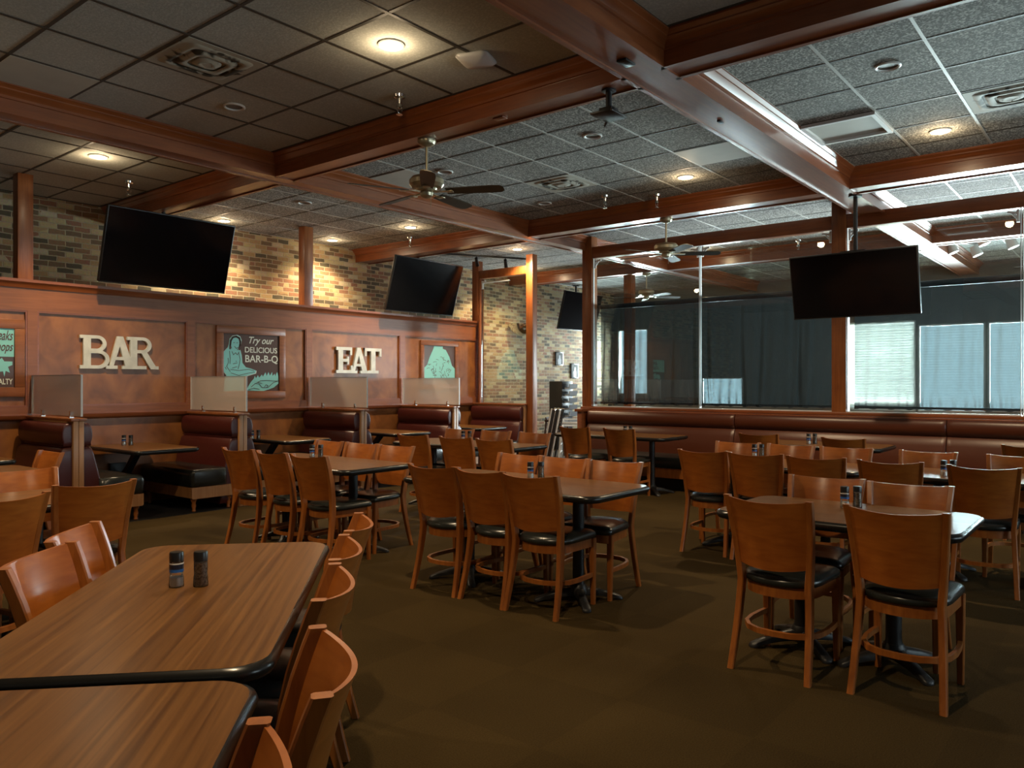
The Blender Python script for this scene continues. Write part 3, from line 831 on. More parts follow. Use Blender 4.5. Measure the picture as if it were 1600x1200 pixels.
def booth_table(cx, label):
    root = thing('booth_table', label, 'table', (cx, (YL + YE) / 2 - 0.03, 0), 0, 'booth tables on diagonal arms')
    tabletop(root, 0.36, (YL - YE) / 2 + 0.02, 0.72, 0.07)
    y1 = YL - ((YL + YE) / 2 - 0.03)
    m = MB()
    m.box(-0.09, 0.09, y1 - 0.04, y1 - 0.002, 0.2, 0.5, 0.004)
    m.tube([(0, y1 - 0.03, 0.33), (0, y1 - 0.16, 0.36), (0, y1 - 0.26, 0.42), (0, 0.12, 0.655)], 0.035, rz=0.03)
    m.box(-0.15, 0.15, -0.3, 0.3, 0.655, 0.672)
    m.tube([(-0.08, y1 - 0.16, 0.36), (0.08, y1 - 0.16, 0.36)], 0.04, 12)
    m.build('support_arm', M['iron'], root)
for i, cx in enumerate((2.4, 4.2, 6.0, 7.8, 9.55)):
    booth_table(cx, 'wood laminate booth table cantilevered from the wall, ' + ('at the left edge', 'below the BAR letters', 'below the woman poster', 'below the EAT letters', 'below the rightmost poster')[i])
shakers(4.14, 9.0, 'on the booth table below the BAR letters', 0.05, -0.06, 0.72)
shakers(5.62, 8.75, 'on the booth table below the woman poster', 0.05, -0.06, 0.72)

# ------------------------------------------------------------------ window banquette
ban = thing('banquette', 'long oxblood upholstered banquette running under the curtained windows', 'banquette', (9.94, 2.0, 0))
Y0, Y1 = -5.8, 4.5
Xn = lambda v: -v
seams = [4.5, 2.19, -0.28, -2.75, -5.2]
for a, b in zip(seams[1:], seams):
    a += 0.004; b -= 0.004
    up = [(0.0, 0.83), (0.10, 0.83)] + [(0.085 + 0.055 * math.cos(R(t)), 0.925 + 0.09 * math.sin(R(t))) for t in range(-60, 91, 15)] + [(0.0, 1.015)]
    rs = []
    for y, k in ((a, 0.86), (a + 0.02, 0.96), (a + 0.06, 1), (b - 0.06, 1), (b - 0.02, 0.96), (b, 0.86)):
        rs.append([(-x * k, y, z) for x, z in up])
    MB().rings(rs).build('upper_cushion', M['maroon2'], ban)
    lo = [(0, 0.4), (0.20, 0.4), (0.19, 0.5), (0.175, 0.6), (0.15, 0.72), (0.125, 0.79), (0.09, 0.825), (0, 0.83)]
    rs = []
    for y, k in ((a, 0.9), (a + 0.02, 0.97), (a + 0.05, 1), (b - 0.05, 1), (b - 0.02, 0.97), (b, 0.9)):
        rs.append([(-x * k, y, z) for x, z in lo])
    MB().rings(rs).build('lower_cushion', M['maroon2'], ban)
    se = [(0.15, 0.30), (0.60, 0.30), (0.615, 0.34), (0.61, 0.40), (0.58, 0.44), (0.5, 0.46), (0.15, 0.46)]
    MB().prism([(-x, z) for x, z in se], a, b, axis='y').build('seat_cushion', M['black_vinyl'], ban)
MB().box(-0.59, 0.0, seams[-1], 4.5, 0.17, 0.30).build('base', M['chair_leg'], ban)
MB().box(-0.50, 0.0, seams[-1], 4.48, 0, 0.17).build('plinth', M['black'], ban)
MB().box(-0.06, 0.04, seams[-1], 4.5, 1.0, 1.028, 0.004).build('top_rail', M['beam_y'], ban)

# ------------------------------------------------------------------ televisions
def tv(loc, rz, tilt, wid, hgt, label):
    root = thing('television', label, 'television', loc, rz)
    t = Matrix.Rotation(tilt, 4, 'X')
    def bb(name, mat, *a, bevel=0.0, parent=None):
        m = MB().box(*a, bevel=bevel); m.bm.transform(t)
        return m.build(name, mat, parent or root)
    b = bb('body', M['black'], -wid/2, wid/2, -0.02, 0.03, -hgt/2, hgt/2, bevel=0.006)
    bb('screen', M['screen'], -wid/2 + 0.012, wid/2 - 0.012, -0.023, -0.019, -hgt/2 + 0.018, hgt/2 - 0.012)
    bb('bezel_strip', M['black'], -wid/2, wid/2, -0.022, -0.018, -hgt/2, -hgt/2 + 0.006)
    bb('wall_plate', M['black'], -0.3, 0.3, 0.03, 0.06, -0.2, 0.2)
    return root
# front of a TV faces local -Y
zc = 2.96
t1 = tv((4.66, 8.96, 2.975), 0, R(17), 1.54, 0.86, 'large black television tilted down above the BAR letters')
t2 = tv((8.88, 8.96, 2.965), R(0), R(17), 1.50, 0.86, 'large black television tilted down above the EAT letters')
t3 = tv((14.85, 10.0, 3.05), R(0), R(14), 1.5, 0.86, 'grey-looking television hanging on the far brick wall between two posts')
t4 = tv((8.84, 2.44, 2.485), R(-90), R(14), 1.30, 0.70, 'black television hanging from a pole in front of the window column')
def hanger(root, z0, z1, y, name='pole'):
    m = MB().tube([(0, y, z0), (0, y, z1)], 0.022, 12).lathe([(0.07, z1 - 0.02), (0.07, z1 - 0.001)], 0, y, 16)
    m.box(-0.1, 0.1, y - 0.02, y + 0.02, z0 - 0.02, z0 + 0.03).box(-0.03, 0.03, min(y, 0.03) , max(y, 0.05), z0 - 0.05, z0)
    return m.build(name, M['iron'], root)
for t, zz, zc_, tl in ((t1, CEIL, 2.975, 0.22), (t2, CEIL, 2.965, 0.22)):
    hanger(t, 0.33, zz - zc_, 0.16)
    MB().box(-0.10, 0.10, 0.04, 0.18, 0.36, 0.43, 0.004).build('mount', M['chrome'], t)
hanger(t3, 0.2, 0.61, 0.12)
hanger(t4, 0.28, SOF - 2.485 + 0.012, 0.10)
MB().box(-0.14, 0.12, 0.02, 0.14, 0.33, 0.37, 0.004).build('mount', M['iron'], t4)

# ------------------------------------------------------------------ lamps, vents, fans, ceiling things
def downlight(x, y, lit, label, z=CEIL, aim=None):
    root = thing('downlight', label, 'ceiling light', (x, y, z), 0, 'lit recessed downlights' if lit else 'unlit recessed downlights')
    MB().lathe([(0.085, -0.001), (0.088, -0.008), (0.078, -0.014), (0.068, -0.010), (0.064, -0.001)], n=28, cap=False).build('trim_ring', M['white'], root)
    MB().lathe([(0.066, -0.004), (0.05, -0.010 if lit else -0.003), (0.0, -0.013 if lit else -0.002)], n=24, cap=False).build('lens', M['lens'] if lit else M['lens_off'], root)
    if lit:
        d = bpy.data.lights.new('lamp_light', 'SPOT'); d.energy = LAMP_W * 4; d.color = LAMP_C
        d.spot_size = R(128); d.spot_blend = 0.7; d.shadow_soft_size = 0.05
        o = bpy.data.objects.new('lamp_light', d); C.objects.link(o); o.parent = root; o.location = (0, 0, -0.04)
        g = bpy.data.lights.new('lamp_glow', 'POINT'); g.energy = LAMP_W * 0.10; g.color = LAMP_C; g.shadow_soft_size = 0.05
        o2 = bpy.data.objects.new('lamp_glow', g); C.objects.link(o2); o2.parent = root; o2.location = (0, 0, -0.10)
    return root
LIT = [(3.52, 3.87, 'lit downlight above the middle table, biggest in view'), (3.44, 8.02, 'lit downlight at the left beside the wooden post'),
       (5.88, 9.84, 'lit downlight near the brick, right of the left television'), (7.74, 9.86, 'lit downlight near the brick, right of the ledge post'),
       (7.80, 8.17, 'lit downlight in front of the television above the EAT letters'), (7.78, 3.87, 'lit downlight beside the pale blank tile in the centre bay'),
       (7.78, 1.41, 'lit downlight in the right bay beside the dirty vent'), (10.19, 8.12, 'lit downlight above the post of the timber screen'),
       (12.06, 5.72, 'lit downlight beyond the glass above the curtains'), (1.1, 5.8, 'lit downlight above the left edge tables'), (1.1, 1.5, 'lit downlight above the foreground table, out of view'),
       (12.06, 9.3, 'lit downlight over the far brick corner')]
for x, y, l in LIT: downlight(x, y, True, l)
for x, y, l in [(3.51, 5.72, 'unlit white downlight between the left lamps and the crossing beams'), (5.96, 3.88, 'unlit ring downlight in the centre bay near the projector mount'),
                (5.99, 5.75, 'unlit ring downlight beside the nearer fan'), (7.81, 5.79, 'unlit ring downlight beyond the nearer fan blades'),
                (5.96, 1.41, 'unlit ring downlight with white rim in the right bay'), (5.92, 8.08, 'unlit ring downlight above the EAT letters bay'), (7.8, -0.9, 'unlit downlight outside the right edge')]:
    downlight(x, y, False, l)

def vent(x, y, label):
    a = cell(x, y); cx, cy = (a[0] + a[1]) / 2, (a[2] + a[3]) / 2
    root = thing('ceiling_vent', label, 'vent', (cx, cy, CEIL), 0, 'square ceiling air diffusers')
    MB().box(-0.29, 0.29, -0.29, 0.29, -0.006, -0.0005).build('frame', M['vent'], root)
    m = MB()
    for r, z0_, z1_ in ((0.24, -0.008, -0.016), (0.165, -0.012, -0.022), (0.09, -0.016, -0.028)):
        rs = []
        for g, z in ((0.0, -0.004), (0.006, z0_), (0.03, z1_), (0.055, z1_ + 0.002), (0.06, z1_ + 0.006)):
            q = r - g
            rs.append([(x, y, z) for x, y in rrect(q, q, 0.05, 4)])
        m.rings(rs, cap=False)
    m.box(-0.045, 0.045, -0.045, 0.045, -0.026, -0.02)
    m.build('louvre', M['vent'], root)
def ventmat():
    m, nt, b = newmat('sooty_white_vent')
    N = nt.nodes.new; L = nt.links.new
    tc = N('ShaderNodeTexCoord')
    n = N('ShaderNodeTexNoise'); n.inputs['Scale'].default_value = 7; n.inputs['Detail'].default_value = 2; n.inputs['Distortion'].default_value = 1.5
    L(tc.outputs['Object'], n.inputs['Vector'])
    ln = N('ShaderNodeVectorMath'); ln.operation = 'LENGTH'; L(tc.outputs['Object'], ln.inputs[0])
    d = N('ShaderNodeMath'); d.operation = 'SUBTRACT'; d.inputs[1].default_value = 0.205; L(ln.outputs['Value'], d.inputs[0])
    a = N('ShaderNodeMath'); a.operation = 'ABSOLUTE'; L(d.outputs[0], a.inputs[0])
    mr = N('ShaderNodeMapRange'); mr.inputs[1].default_value = 0.0; mr.inputs[2].default_value = 0.07; mr.inputs[3].default_value = 0.22; mr.inputs[4].default_value = -0.12
    L(a.outputs[0], mr.inputs[0])
    ad = N('ShaderNodeMath'); ad.operation = 'ADD'; L(n.outputs['Fac'], ad.inputs[0]); L(mr.outputs[0], ad.inputs[1])
    cr = N('ShaderNodeValToRGB'); cr.color_ramp.elements[0].position = 0.52; cr.color_ramp.elements[1].position = 0.66
    cr.color_ramp.elements[0].color = (0.42, 0.41, 0.34, 1); cr.color_ramp.elements[1].color = (0.05, 0.045, 0.03, 1)
    L(ad.outputs[0], cr.inputs[0]); L(cr.outputs[0], b.inputs['Base Color']); b.inputs['Roughness'].default_value = 0.7
    return m
M['vent'] = ventmat()
M['soot'] = plain('soot', (0.03, 0.028, 0.02), 0.9)
vent(2.9, 5.1, 'dirty square air diffuser in the ceiling at upper left')
vent(7.15, 5.05, 'square air diffuser in the centre bay of the ceiling')
vent(7.15, 0.85, 'square air diffuser by the right edge of the ceiling')
# lifted access tile with a metal frame (right bay)
a = cell(7.07, 1.96)
r_ = thing('access_panel', 'bright recessed ceiling panel in the right bay with a white rim', 'ceiling panel', ((a[0]+a[1])/2, (a[2]+a[3])/2, CEIL))
MB().box(-0.28, 0.28, -0.28, 0.28, -0.006, -0.0005).build('panel', M['pale_tile'], r_)
MB().box(-0.305, 0.305, -0.305, -0.27, -0.03, -0.0005).box(-0.305, 0.305, 0.27, 0.305, -0.03, -0.0005).box(-0.305, -0.27, -0.27, 0.27, -0.03, -0.0005).box(0.27, 0.305, -0.27, 0.27, -0.03, -0.0005).build('rim', M['white'], r_)

def sprinkler(x, y, label, z=CEIL):
    root = thing('sprinkler', label, 'sprinkler', (x, y, z), 0, 'chrome ceiling sprinklers')
    MB().lathe([(0.035, -0.001), (0.032, -0.015), (0.016, -0.022), (0.012, -0.05), (0.017, -0.055), (0.017, -0.07), (0.008, -0.075)], n=16).build('stem', M['chrome'], root)
    MB().tube([(-0.016, 0, -0.07), (-0.018, 0, -0.09), (-0.004, 0, -0.105)], 0.003).tube([(0.016, 0, -0.07), (0.018, 0, -0.09), (0.004, 0, -0.105)], 0.003).lathe([(0.018, -0.106), (0.018, -0.110)], n=14).build('deflector', M['chrome'], root)
    root.scale = (1.4, 1.4, 1.4)
for x, y, l in ((4.18, 4.5, 'chrome sprinkler by the beam near the brightest lamp'), (4.08, 8.75, 'chrome sprinkler above the left television'), (8.3, 4.5, 'chrome sprinkler above the farther fan'), (8.35, 8.75, 'chrome sprinkler above the television by the EAT letters'), (12.3, 4.2, 'chrome sprinkler beyond the glass, left of the column'), (7.95, 5.0, 'small sprinkler in the centre bay by the diffuser')):
    sprinkler(x, y, l)
r_ = thing('wireless_access_point', 'off-white square wireless access point on the ceiling right of the brightest lamp', 'access point', (4.04, 3.58, CEIL), R(20))
rs = []
for g, z in ((0.115, -0.001), (0.12, -0.012), (0.10, -0.03), (0.05, -0.042), (0.01, -0.045)):
    rs.append([(x, y, z) for x, y in rrect(g, g, g * 0.35, 5)])
MB().rings(rs).build('housing', M['white'], r_, angle=80)
MB().box(-0.06, 0.06, -0.06, 0.06, -0.012, -0.0005).build('mount', M['black'], r_)
r_ = thing('projector_mount', 'black projector bracket hanging from the crossing beams, no projector', 'mount', (4.66, 2.90, SOF + 0.012))
MB().lathe([(0.05, -0.001), (0.05, -0.012), (0.022, -0.014), (0.022, -0.16)], n=14).build('pole', M['iron'], r_)
m = MB().box(-0.11, 0.11, -0.085, 0.085, -0.185, -0.17, 0.003).box(-0.05, 0.05, -0.05, 0.05, -0.17, -0.13, 0.004).tube([(-0.10, -0.08, -0.178), (-0.14, -0.12, -0.19)], 0.01).tube([(0.10, 0.08, -0.178), (0.14, 0.12, -0.19)], 0.01)
m.build('plate', M['iron'], r_)
r_ = thing('outlet_box', 'black outlet plate under the nearest ceiling beam', 'outlet', (4.32, 2.56, SOF + 0.012))
MB().box(-0.06, 0.06, -0.035, 0.035, -0.014, -0.0005, 0.003).build('plate', M['black'], r_)
r_ = thing('outlet_box', 'small dark slot under the beam beside the pale blank tile', 'outlet', (5.76, 2.57, SOF + 0.012))
MB().box(-0.035, 0.035, -0.015, 0.015, -0.012, -0.0005, 0.003).build('plate', M['black'], r_)
r_ = thing('outlet_box', 'small wooden block under the beam above the nearer fan', 'outlet', (4.62, 3.85, SOF + 0.012))
MB().box(-0.03, 0.03, -0.05, 0.05, -0.012, -0.0005, 0.003).build('plate', M['beam_y'], r_)

def fan(x, y, z, ang, label):
    root = thing('ceiling_fan', label, 'ceiling fan', (x, y, z), R(ang), 'brass ceiling fans with dark blades')
    MB().lathe([(0.075, -0.001), (0.078, -0.02), (0.066, -0.045), (0.03, -0.062), (0.014, -0.066)], n=28).build('canopy', M['brass'], root)
    MB().tube([(0, 0, -0.06), (0, 0, -0.31)], 0.012, 12).build('downrod', M['brass'], root)
    MB().lathe([(0.03, -0.30), (0.05, -0.31), (0.125, -0.32), (0.145, -0.345), (0.145, -0.38), (0.125, -0.405), (0.09, -0.415), (0.085, -0.43), (0.05, -0.435)], n=36).build('motor', M['brass'], root)
    MB().lathe([(0.045, -0.43), (0.055, -0.45), (0.05, -0.475), (0.028, -0.49), (0.008, -0.495)], n=24).build('switch_cup', M['brass'], root)
    MB().tube([(0.03, 0.02, -0.48), (0.03, 0.02, -0.56)], 0.002).build('pull_chain', M['brass'], root)
    for k in range(5):
        a = k * 2 * PI / 5
        rot = Matrix.Rotation(a, 4, 'Z')
        m = MB(); m.box(0.06, 0.22, -0.018, 0.018, -0.447, -0.44, 0.002); m.box(0.17, 0.23, -0.035, 0.035, -0.45, -0.443, 0.002)
        m.bm.transform(rot); br = m.build('blade_iron', M['brass'], root)
        m = MB()
        o = [(0.17, -0.05), (0.3, -0.056), (0.55, -0.064), (0.63, -0.058), (0.66, -0.03), (0.66, 0.03), (0.63, 0.058), (0.55, 0.064), (0.3, 0.056), (0.17, 0.05)]
        m.prism(o, -0.004, 0.003)
        m.bm.transform(rot @ Matrix.Translation((0, 0, -0.44)) @ Matrix.Rotation(R(-12), 4, 'X'))
        m.build('blade', M['blade'], root)
    return root
fan(4.645, 4.67, SOF + 0.012, -62, 'brass ceiling fan hanging from the near crossing beam, upper centre')
fan(8.72, 4.60, SOF + 0.012, -56, 'smaller-looking ceiling fan in front of the glass left of the column')
fan(12.79, 7.15, SOF + 0.012, -40, 'pale ceiling fan seen through the glass beside a post')
fan(12.79, 0.75, SOF + 0.012, 20, 'ceiling fan beyond the glass at the right edge')
# post beyond the glass carrying the beam
struct('trim_%d' % n, MB().box(12.7, 12.86, 7.42, 7.58, 0, SOF, 0.004), M['post']); n += 1

def track(pts, heads, label, mat='white', hc=0.055, aim=(0, -0.4, -1)):
    root = thing('track_light', label, 'track light', pts[0], 0, 'track lights')
    p1 = Vector(pts[1]) - Vector(pts[0])
    MB().tube([(0, 0, -0.012), (p1.x, p1.y, p1.z - 0.012)], 0.018, rz=0.011).build('track', M[mat], root)
    A = Vector(aim).normalized()
    for t in heads:
        q = p1 * t
        MB().tube([(q.x, q.y, q.z - 0.02), (q.x, q.y, q.z - 0.10)], 0.008).tube([Vector((q.x, q.y, q.z - 0.09)) - A * 0.05, Vector((q.x, q.y, q.z - 0.09)) + A * 0.11], [hc * 0.8, hc], 14).build('lamp_head', M[mat], root)
track([(13.2, 2.75, CEIL - .001), (14.6, 2.0, CEIL - .001)], (0.1, 0.5, 0.85), 'white track light with three heads beyond the glass, left one', hc=0.08)
track([(13.2, 1.95, CEIL - .001), (14.6, 1.2, CEIL - .001)], (0.1, 0.5, 0.85), 'white track light with three heads beyond the glass, right one', hc=0.08)
track([(9.2, 9.65, CEIL - .001), (11.1, 8.6, CEIL - .001)], (0.55, 0.8), 'black track light between the second television and the timber screen', 'black', 0.035, (0.5, 0.3, -0.6))
# lit spot head on that track, washing the brick
d = bpy.data.lights.new('spot_light', 'SPOT'); d.energy = 160; d.color = (1, 0.8, 0.5); d.spot_size = R(70); d.spot_blend = 0.6; d.shadow_soft_size = 0.03
o = bpy.data.objects.new('spot_light', d); C.objects.link(o); o.location = (11.1, 9.0, 3.40)
o.rotation_euler = Vector((-0.6, -1.1, 1.1)).to_track_quat('Z', 'Y').to_euler()

# ------------------------------------------------------------------ signs on the panelled wall
STG = [0]
def lprism(m, pts):
    STG[0] = (STG[0] + 1) % 40
    m.prism(pts, -0.036 - STG[0] * 0.00012, -0.004, axis='y')
def lband(m, cx, cz, r0, r1, a0, a1, sx, n=16):
    pts = [(cx + sx * r1 * math.cos(R(a0 + (a1 - a0) * k / n)), cz + r1 * math.sin(R(a0 + (a1 - a0) * k / n))) for k in range(n + 1)]
    pts += [(cx + sx * r0 * math.cos(R(a1 - (a1 - a0) * k / n)), cz + r0 * math.sin(R(a1 - (a1 - a0) * k / n))) for k in range(n + 1)]
    lprism(m, pts)
def rect(m, x0, x1, z0, z1): lprism(m, [(x0, z0), (x1, z0), (x1, z1), (x0, z1)])
def letterB(m, x, R_=False):
    s = 0.19
    rect(m, x + 0.10, x + 0.10 + s + 0.03, 0, 1)
    rect(m, x - 0.0, x + 0.40, 0.90, 1.0); rect(m, x + 0.0, x + (0.62 if R_ else 0.45), 0, 0.10)
    # upper bowl
    rect(m, x + 0.25, x + 0.52, 0.90, 1.0); rect(m, x + 0.25, x + 0.52, 0.50, 0.60)
    lband(m, x + 0.50, 0.75, 0.15, 0.25, -90, 90, 1.15)
    if R_:
        lprism(m, [(x + 0.42, 0.56), (x + 0.62, 0.56), (x + 0.92, 0.10), (x + 1.02, 0.10), (x + 1.02, 0.0), (x + 0.76, 0.0)])
    else:
        rect(m, x + 0.25, x + 0.56, 0.0, 0.10); rect(m, x + 0.25, x + 0.56, 0.46, 0.56)
        lband(m, x + 0.54, 0.28, 0.18, 0.28, -90, 90, 1.2)
def letterA(m, x, w_=0.95):
    c_ = x + w_ / 2
    lprism(m, [(c_ - 0.10, 1.0), (c_ + 0.08, 1.0), (x + 0.25, 0.06), (x + 0.13, 0.06)])
    lprism(m, [(c_ - 0.10, 1.0), (c_ + 0.08, 1.0), (x + w_ - 0.06, 0.06), (x + w_ - 0.32, 0.06)])
    rect(m, x + 0.24, x + w_ - 0.22, 0.27, 0.37)
    rect(m, x + 0.03, x + 0.38, 0.0, 0.10); rect(m, x + w_ - 0.42, x + w_ + 0.04, 0.0, 0.10)
def letterE(m, x):
    rect(m, x + 0.10, x + 0.33, 0, 1); rect(m, x, x + 0.78, 0.88, 1.0); rect(m, x, x + 0.82, 0, 0.12); rect(m, x + 0.3, x + 0.6, 0.44, 0.55)
    rect(m, x + 0.68, x + 0.78, 0.70, 1.0); rect(m, x + 0.72, x + 0.82, 0, 0.30); rect(m, x + 0.54, x + 0.62, 0.34, 0.64)
def letterT(m, x):
    rect(m, x + 0.33, x + 0.56, 0, 1); rect(m, x, x + 0.88, 0.88, 1.0); rect(m, x, x + 0.10, 0.68, 1); rect(m, x + 0.78, x + 0.88, 0.68, 1); rect(m, x + 0.18, x + 0.72, 0, 0.12)
def word(letters, loc, wid, hgt, total, label, name='letter_sign'):
    root = thing(name, label, 'sign', loc)
    for fn, x in letters:
        m = MB(); fn(m, x)
        m.bm.transform(Matrix.Diagonal((wid / total, 1, hgt, 1)))
        m.build('letter', M['signwhite'], root, smooth=False)
    return root
word([(lambda m, x: letterB(m, x), 0.0), (lambda m, x: letterA(m, x), 0.74), (lambda m, x: letterB(m, x, True), 1.42)], (3.79, YL + 0.03, 1.59), 0.90, 0.38, 2.44, 'white wooden BAR letters on the panelled wall')
word([(letterE, 0.0), (letterA, 0.66), (letterT, 1.42)], (7.37, YL + 0.03, 1.575), 0.88, 0.39, 2.30, 'white wooden EAT letters on the panelled wall')

def text(body, size, wid, loc, mat, parent, name='lettering', bold=0.0, shear=0.0, hgt=None):
    cu = bpy.data.curves.new('text', 'FONT'); cu.body = body; cu.size = size; cu.offset = bold; cu.shear = shear; cu.extrude = 0.0012
    tmp = bpy.data.objects.new('text', cu); C.objects.link(tmp)
    bpy.context.view_layer.update()
    me = bpy.data.meshes.new_from_object(tmp.evaluated_get(bpy.context.evaluated_depsgraph_get()))
    bpy.data.objects.remove(tmp)
    xs = [v.co.x for v in me.vertices]; ys_ = [v.co.y for v in me.vertices]
    k = wid / (max(xs) - min(xs)); kh = k if hgt is None else hgt / (max(ys_) - min(ys_))
    x0, y0 = min(xs), min(ys_)
    for v in me.vertices:
        v.co = Vector(((v.co.x - x0) * k, -v.co.z, (v.co.y - y0) * kh))
    me.materials.clear(); me.materials.append(mat)
    return link(name, me, parent, loc)
def poster(x0, x1, z0, z1, label, fr=0.10):
    root = thing('poster', label, 'poster', (x0, YL + 0.03, z0))
    W, Hh = x1 - x0, z1 - z0
    MB().box(0, W, -0.012, -0.001, 0, Hh).build('plate', M['signbrown'], root)
    m = MB()
    for q in ((-fr, W + fr, Hh, Hh + fr), (-fr, W + fr, -fr, 0), (-fr, 0, 0, Hh), (W, W + fr, 0, Hh)):
        m.box(q[0], q[1], -0.028, -0.001, q[2], q[3], 0.004)
    m.build('frame', M['rail'], root)
    return root, W, Hh
def art(root, W, Hh, pts, mat, name, y=-0.0135, ox=205, oy=290, sx=815, sy=820):
    P = [((X - ox) / sx * W, (1 - (Y - oy) / sy) * Hh) for X, Y in pts]
    return MB().prism(P, y - 0.0012, y + 0.0012, axis='y').build(name, mat, root, smooth=False)
def line(m, W, Hh, pts, wd=0.004, y=-0.0155, ox=205, oy=290, sx=815, sy=820):
    P = [((X - ox) / sx * W, y, (1 - (Y - oy) / sy) * Hh) for X, Y in pts]
    for a, b in zip(P, P[1:]):
        d_ = Vector((b[0] - a[0], 0, b[2] - a[2])); n_ = Vector((-d_.z, 0, d_.x)).normalized() * wd / 2
        e = d_.normalized() * wd * 0.3
        m.prism([(a[0] - n_.x - e.x, a[2] - n_.z - e.z), (b[0] - n_.x + e.x, b[2] - n_.z + e.z), (b[0] + n_.x + e.x, b[2] + n_.z + e.z), (a[0] + n_.x - e.x, a[2] + n_.z - e.z)], y - 0.0008, y + 0.0008, axis='y')
# poster of a woman carrying a tray
root, W, Hh = poster(5.56, 6.40, 1.32, 2.075, 'brown and teal barbecue poster with a woman carrying a tray')
sil = [(400,310),(440,330),(460,380),(452,440),(435,500),(445,530),(462,600),(470,700),(520,765),(600,785),(672,812),(664,850),(560,882),(500,900),(490,915),(492,1105),(215,1105),(225,940),(250,880),(200,820),(193,760),(198,640),(208,560),(245,515),(268,490),(283,440),(293,370),(330,325)]
art(root, W, Hh, [(400 + (x - 340) * 1.03 - 60, 600 + (y - 600) * 1.02) for x, y in sil], M['cream'], 'outline', y=-0.0125)
art(root, W, Hh, sil, M['teal'], 'figure', y=-0.0148)
fire = [(535,1100),(560,1040),(600,975),(640,930),(655,890),(672,925),(700,880),(720,915),(760,870),(775,900),(815,835),(830,890),(860,830),(880,885),(915,830),(920,890),(955,855),(965,895),(992,825),(1012,900),(1015,1000),(940,1060),(860,1090),(780,1112)]
art(root, W, Hh, fire, M['teal'], 'fire')
m = MB()
for ln in ([(330,345),(305,400),(300,450),(320,500)], [(335,340),(380,325),(430,345),(445,400),(440,440),(400,520)], [(360,470),(385,500),(405,485)], [(345,420),(360,415)], [(390,420),(405,418)],
           [(325,545),(345,590),(375,560),(400,590),(425,545)], [(290,540),(300,640),(295,720)], [(270,640),(275,700),(250,760),(300,830)], [(420,560),(440,650),(430,720),(410,790)],
           [(305,800),(420,815),(560,795),(640,815)], [(310,850),(420,885),(560,850),(650,835)], [(340,720),(400,705)], [(330,780),(395,760)], [(230,770),(245,800)], [(380,680),(390,685)],
           [(600,1050),(660,1000),(720,1010),(760,1060),(850,1060),(930,990),(1010,960)], [(680,990),(740,960),(830,955),(1000,965)], [(700,985),(760,1000)], [(800,1050),(820,1020),(850,1030),(830,1055)], [(560,1090),(640,1070),(720,1085)]):
    line(m, W, Hh, ln, 0.007, y=-0.0166)
m.build('ink_lines', M['signbrown'], root, smooth=False)
m = MB()
for ln in ([(335,345),(308,390),(300,450),(298,505)], [(340,340),(385,328),(428,350),(442,400),(440,450)], [(436,450),(428,515)]): line(m, W, Hh, ln, 0.024, y=-0.0166)
m.build('hair', M['signbrown'], root, smooth=False)
S = lambda X: (X - 205) / 815 * W
Zf = lambda Y: (1 - (Y - 290) / 820) * Hh
text('Try our', 0.1, S(940) - S(570), (S(570), -0.014, Zf(450)), M['cream'], root, shear=0.35, hgt=Zf(330) - Zf(460), bold=0.0012)
text('DELICIOUS', 0.1, S(992) - S(510), (S(510), -0.014, Zf(552)), M['cream'], root, hgt=Zf(470) - Zf(552), bold=0.0012)
text('BAR-B-Q', 0.1, S(1003) - S(515), (S(515), -0.014, Zf(712)), M['cream'], root, hgt=Zf(590) - Zf(715), bold=0.0012)
# left poster
root, W, Hh = poster(2.56, 3.14, 1.38, 2.00, 'teal and brown steak house poster cut off by the left edge')
MB().box(0.0, W, -0.0145, -0.012, Hh * 0.52, Hh).build('teal_field', M['teal'], root)
text('Steaks', 0.1, 0.21, (0.36, -0.0165, Hh * 0.80), M['signbrown'], root, shear=0.4, hgt=0.105, bold=0.0008)
text('& Chops', 0.1, 0.28, (0.29, -0.0165, Hh * 0.57), M['signbrown'], root, shear=0.4, hgt=0.125, bold=0.0008)
text('SPECIALTY', 0.1, 0.26, (0.305, -0.014, Hh * 0.05), M['cream'], root, hgt=0.06, bold=0.0012)
N1 = lambda pts: [(x * W, z * Hh) for x, z in pts]
MB().prism(N1([(0.3,0.3),(0.45,0.42),(0.6,0.44),(0.66,0.38),(0.74,0.44),(0.80,0.50),(0.84,0.44),(0.97,0.44),(0.97,0.38),(0.9,0.35),(0.93,0.25),(0.86,0.28),(0.84,0.18),(0.82,0.27),(0.72,0.26),(0.66,0.30),(0.6,0.24),(0.4,0.22)]), -0.0145, -0.012, axis='y').build('animal_figure', M['teal'], root, smooth=False)
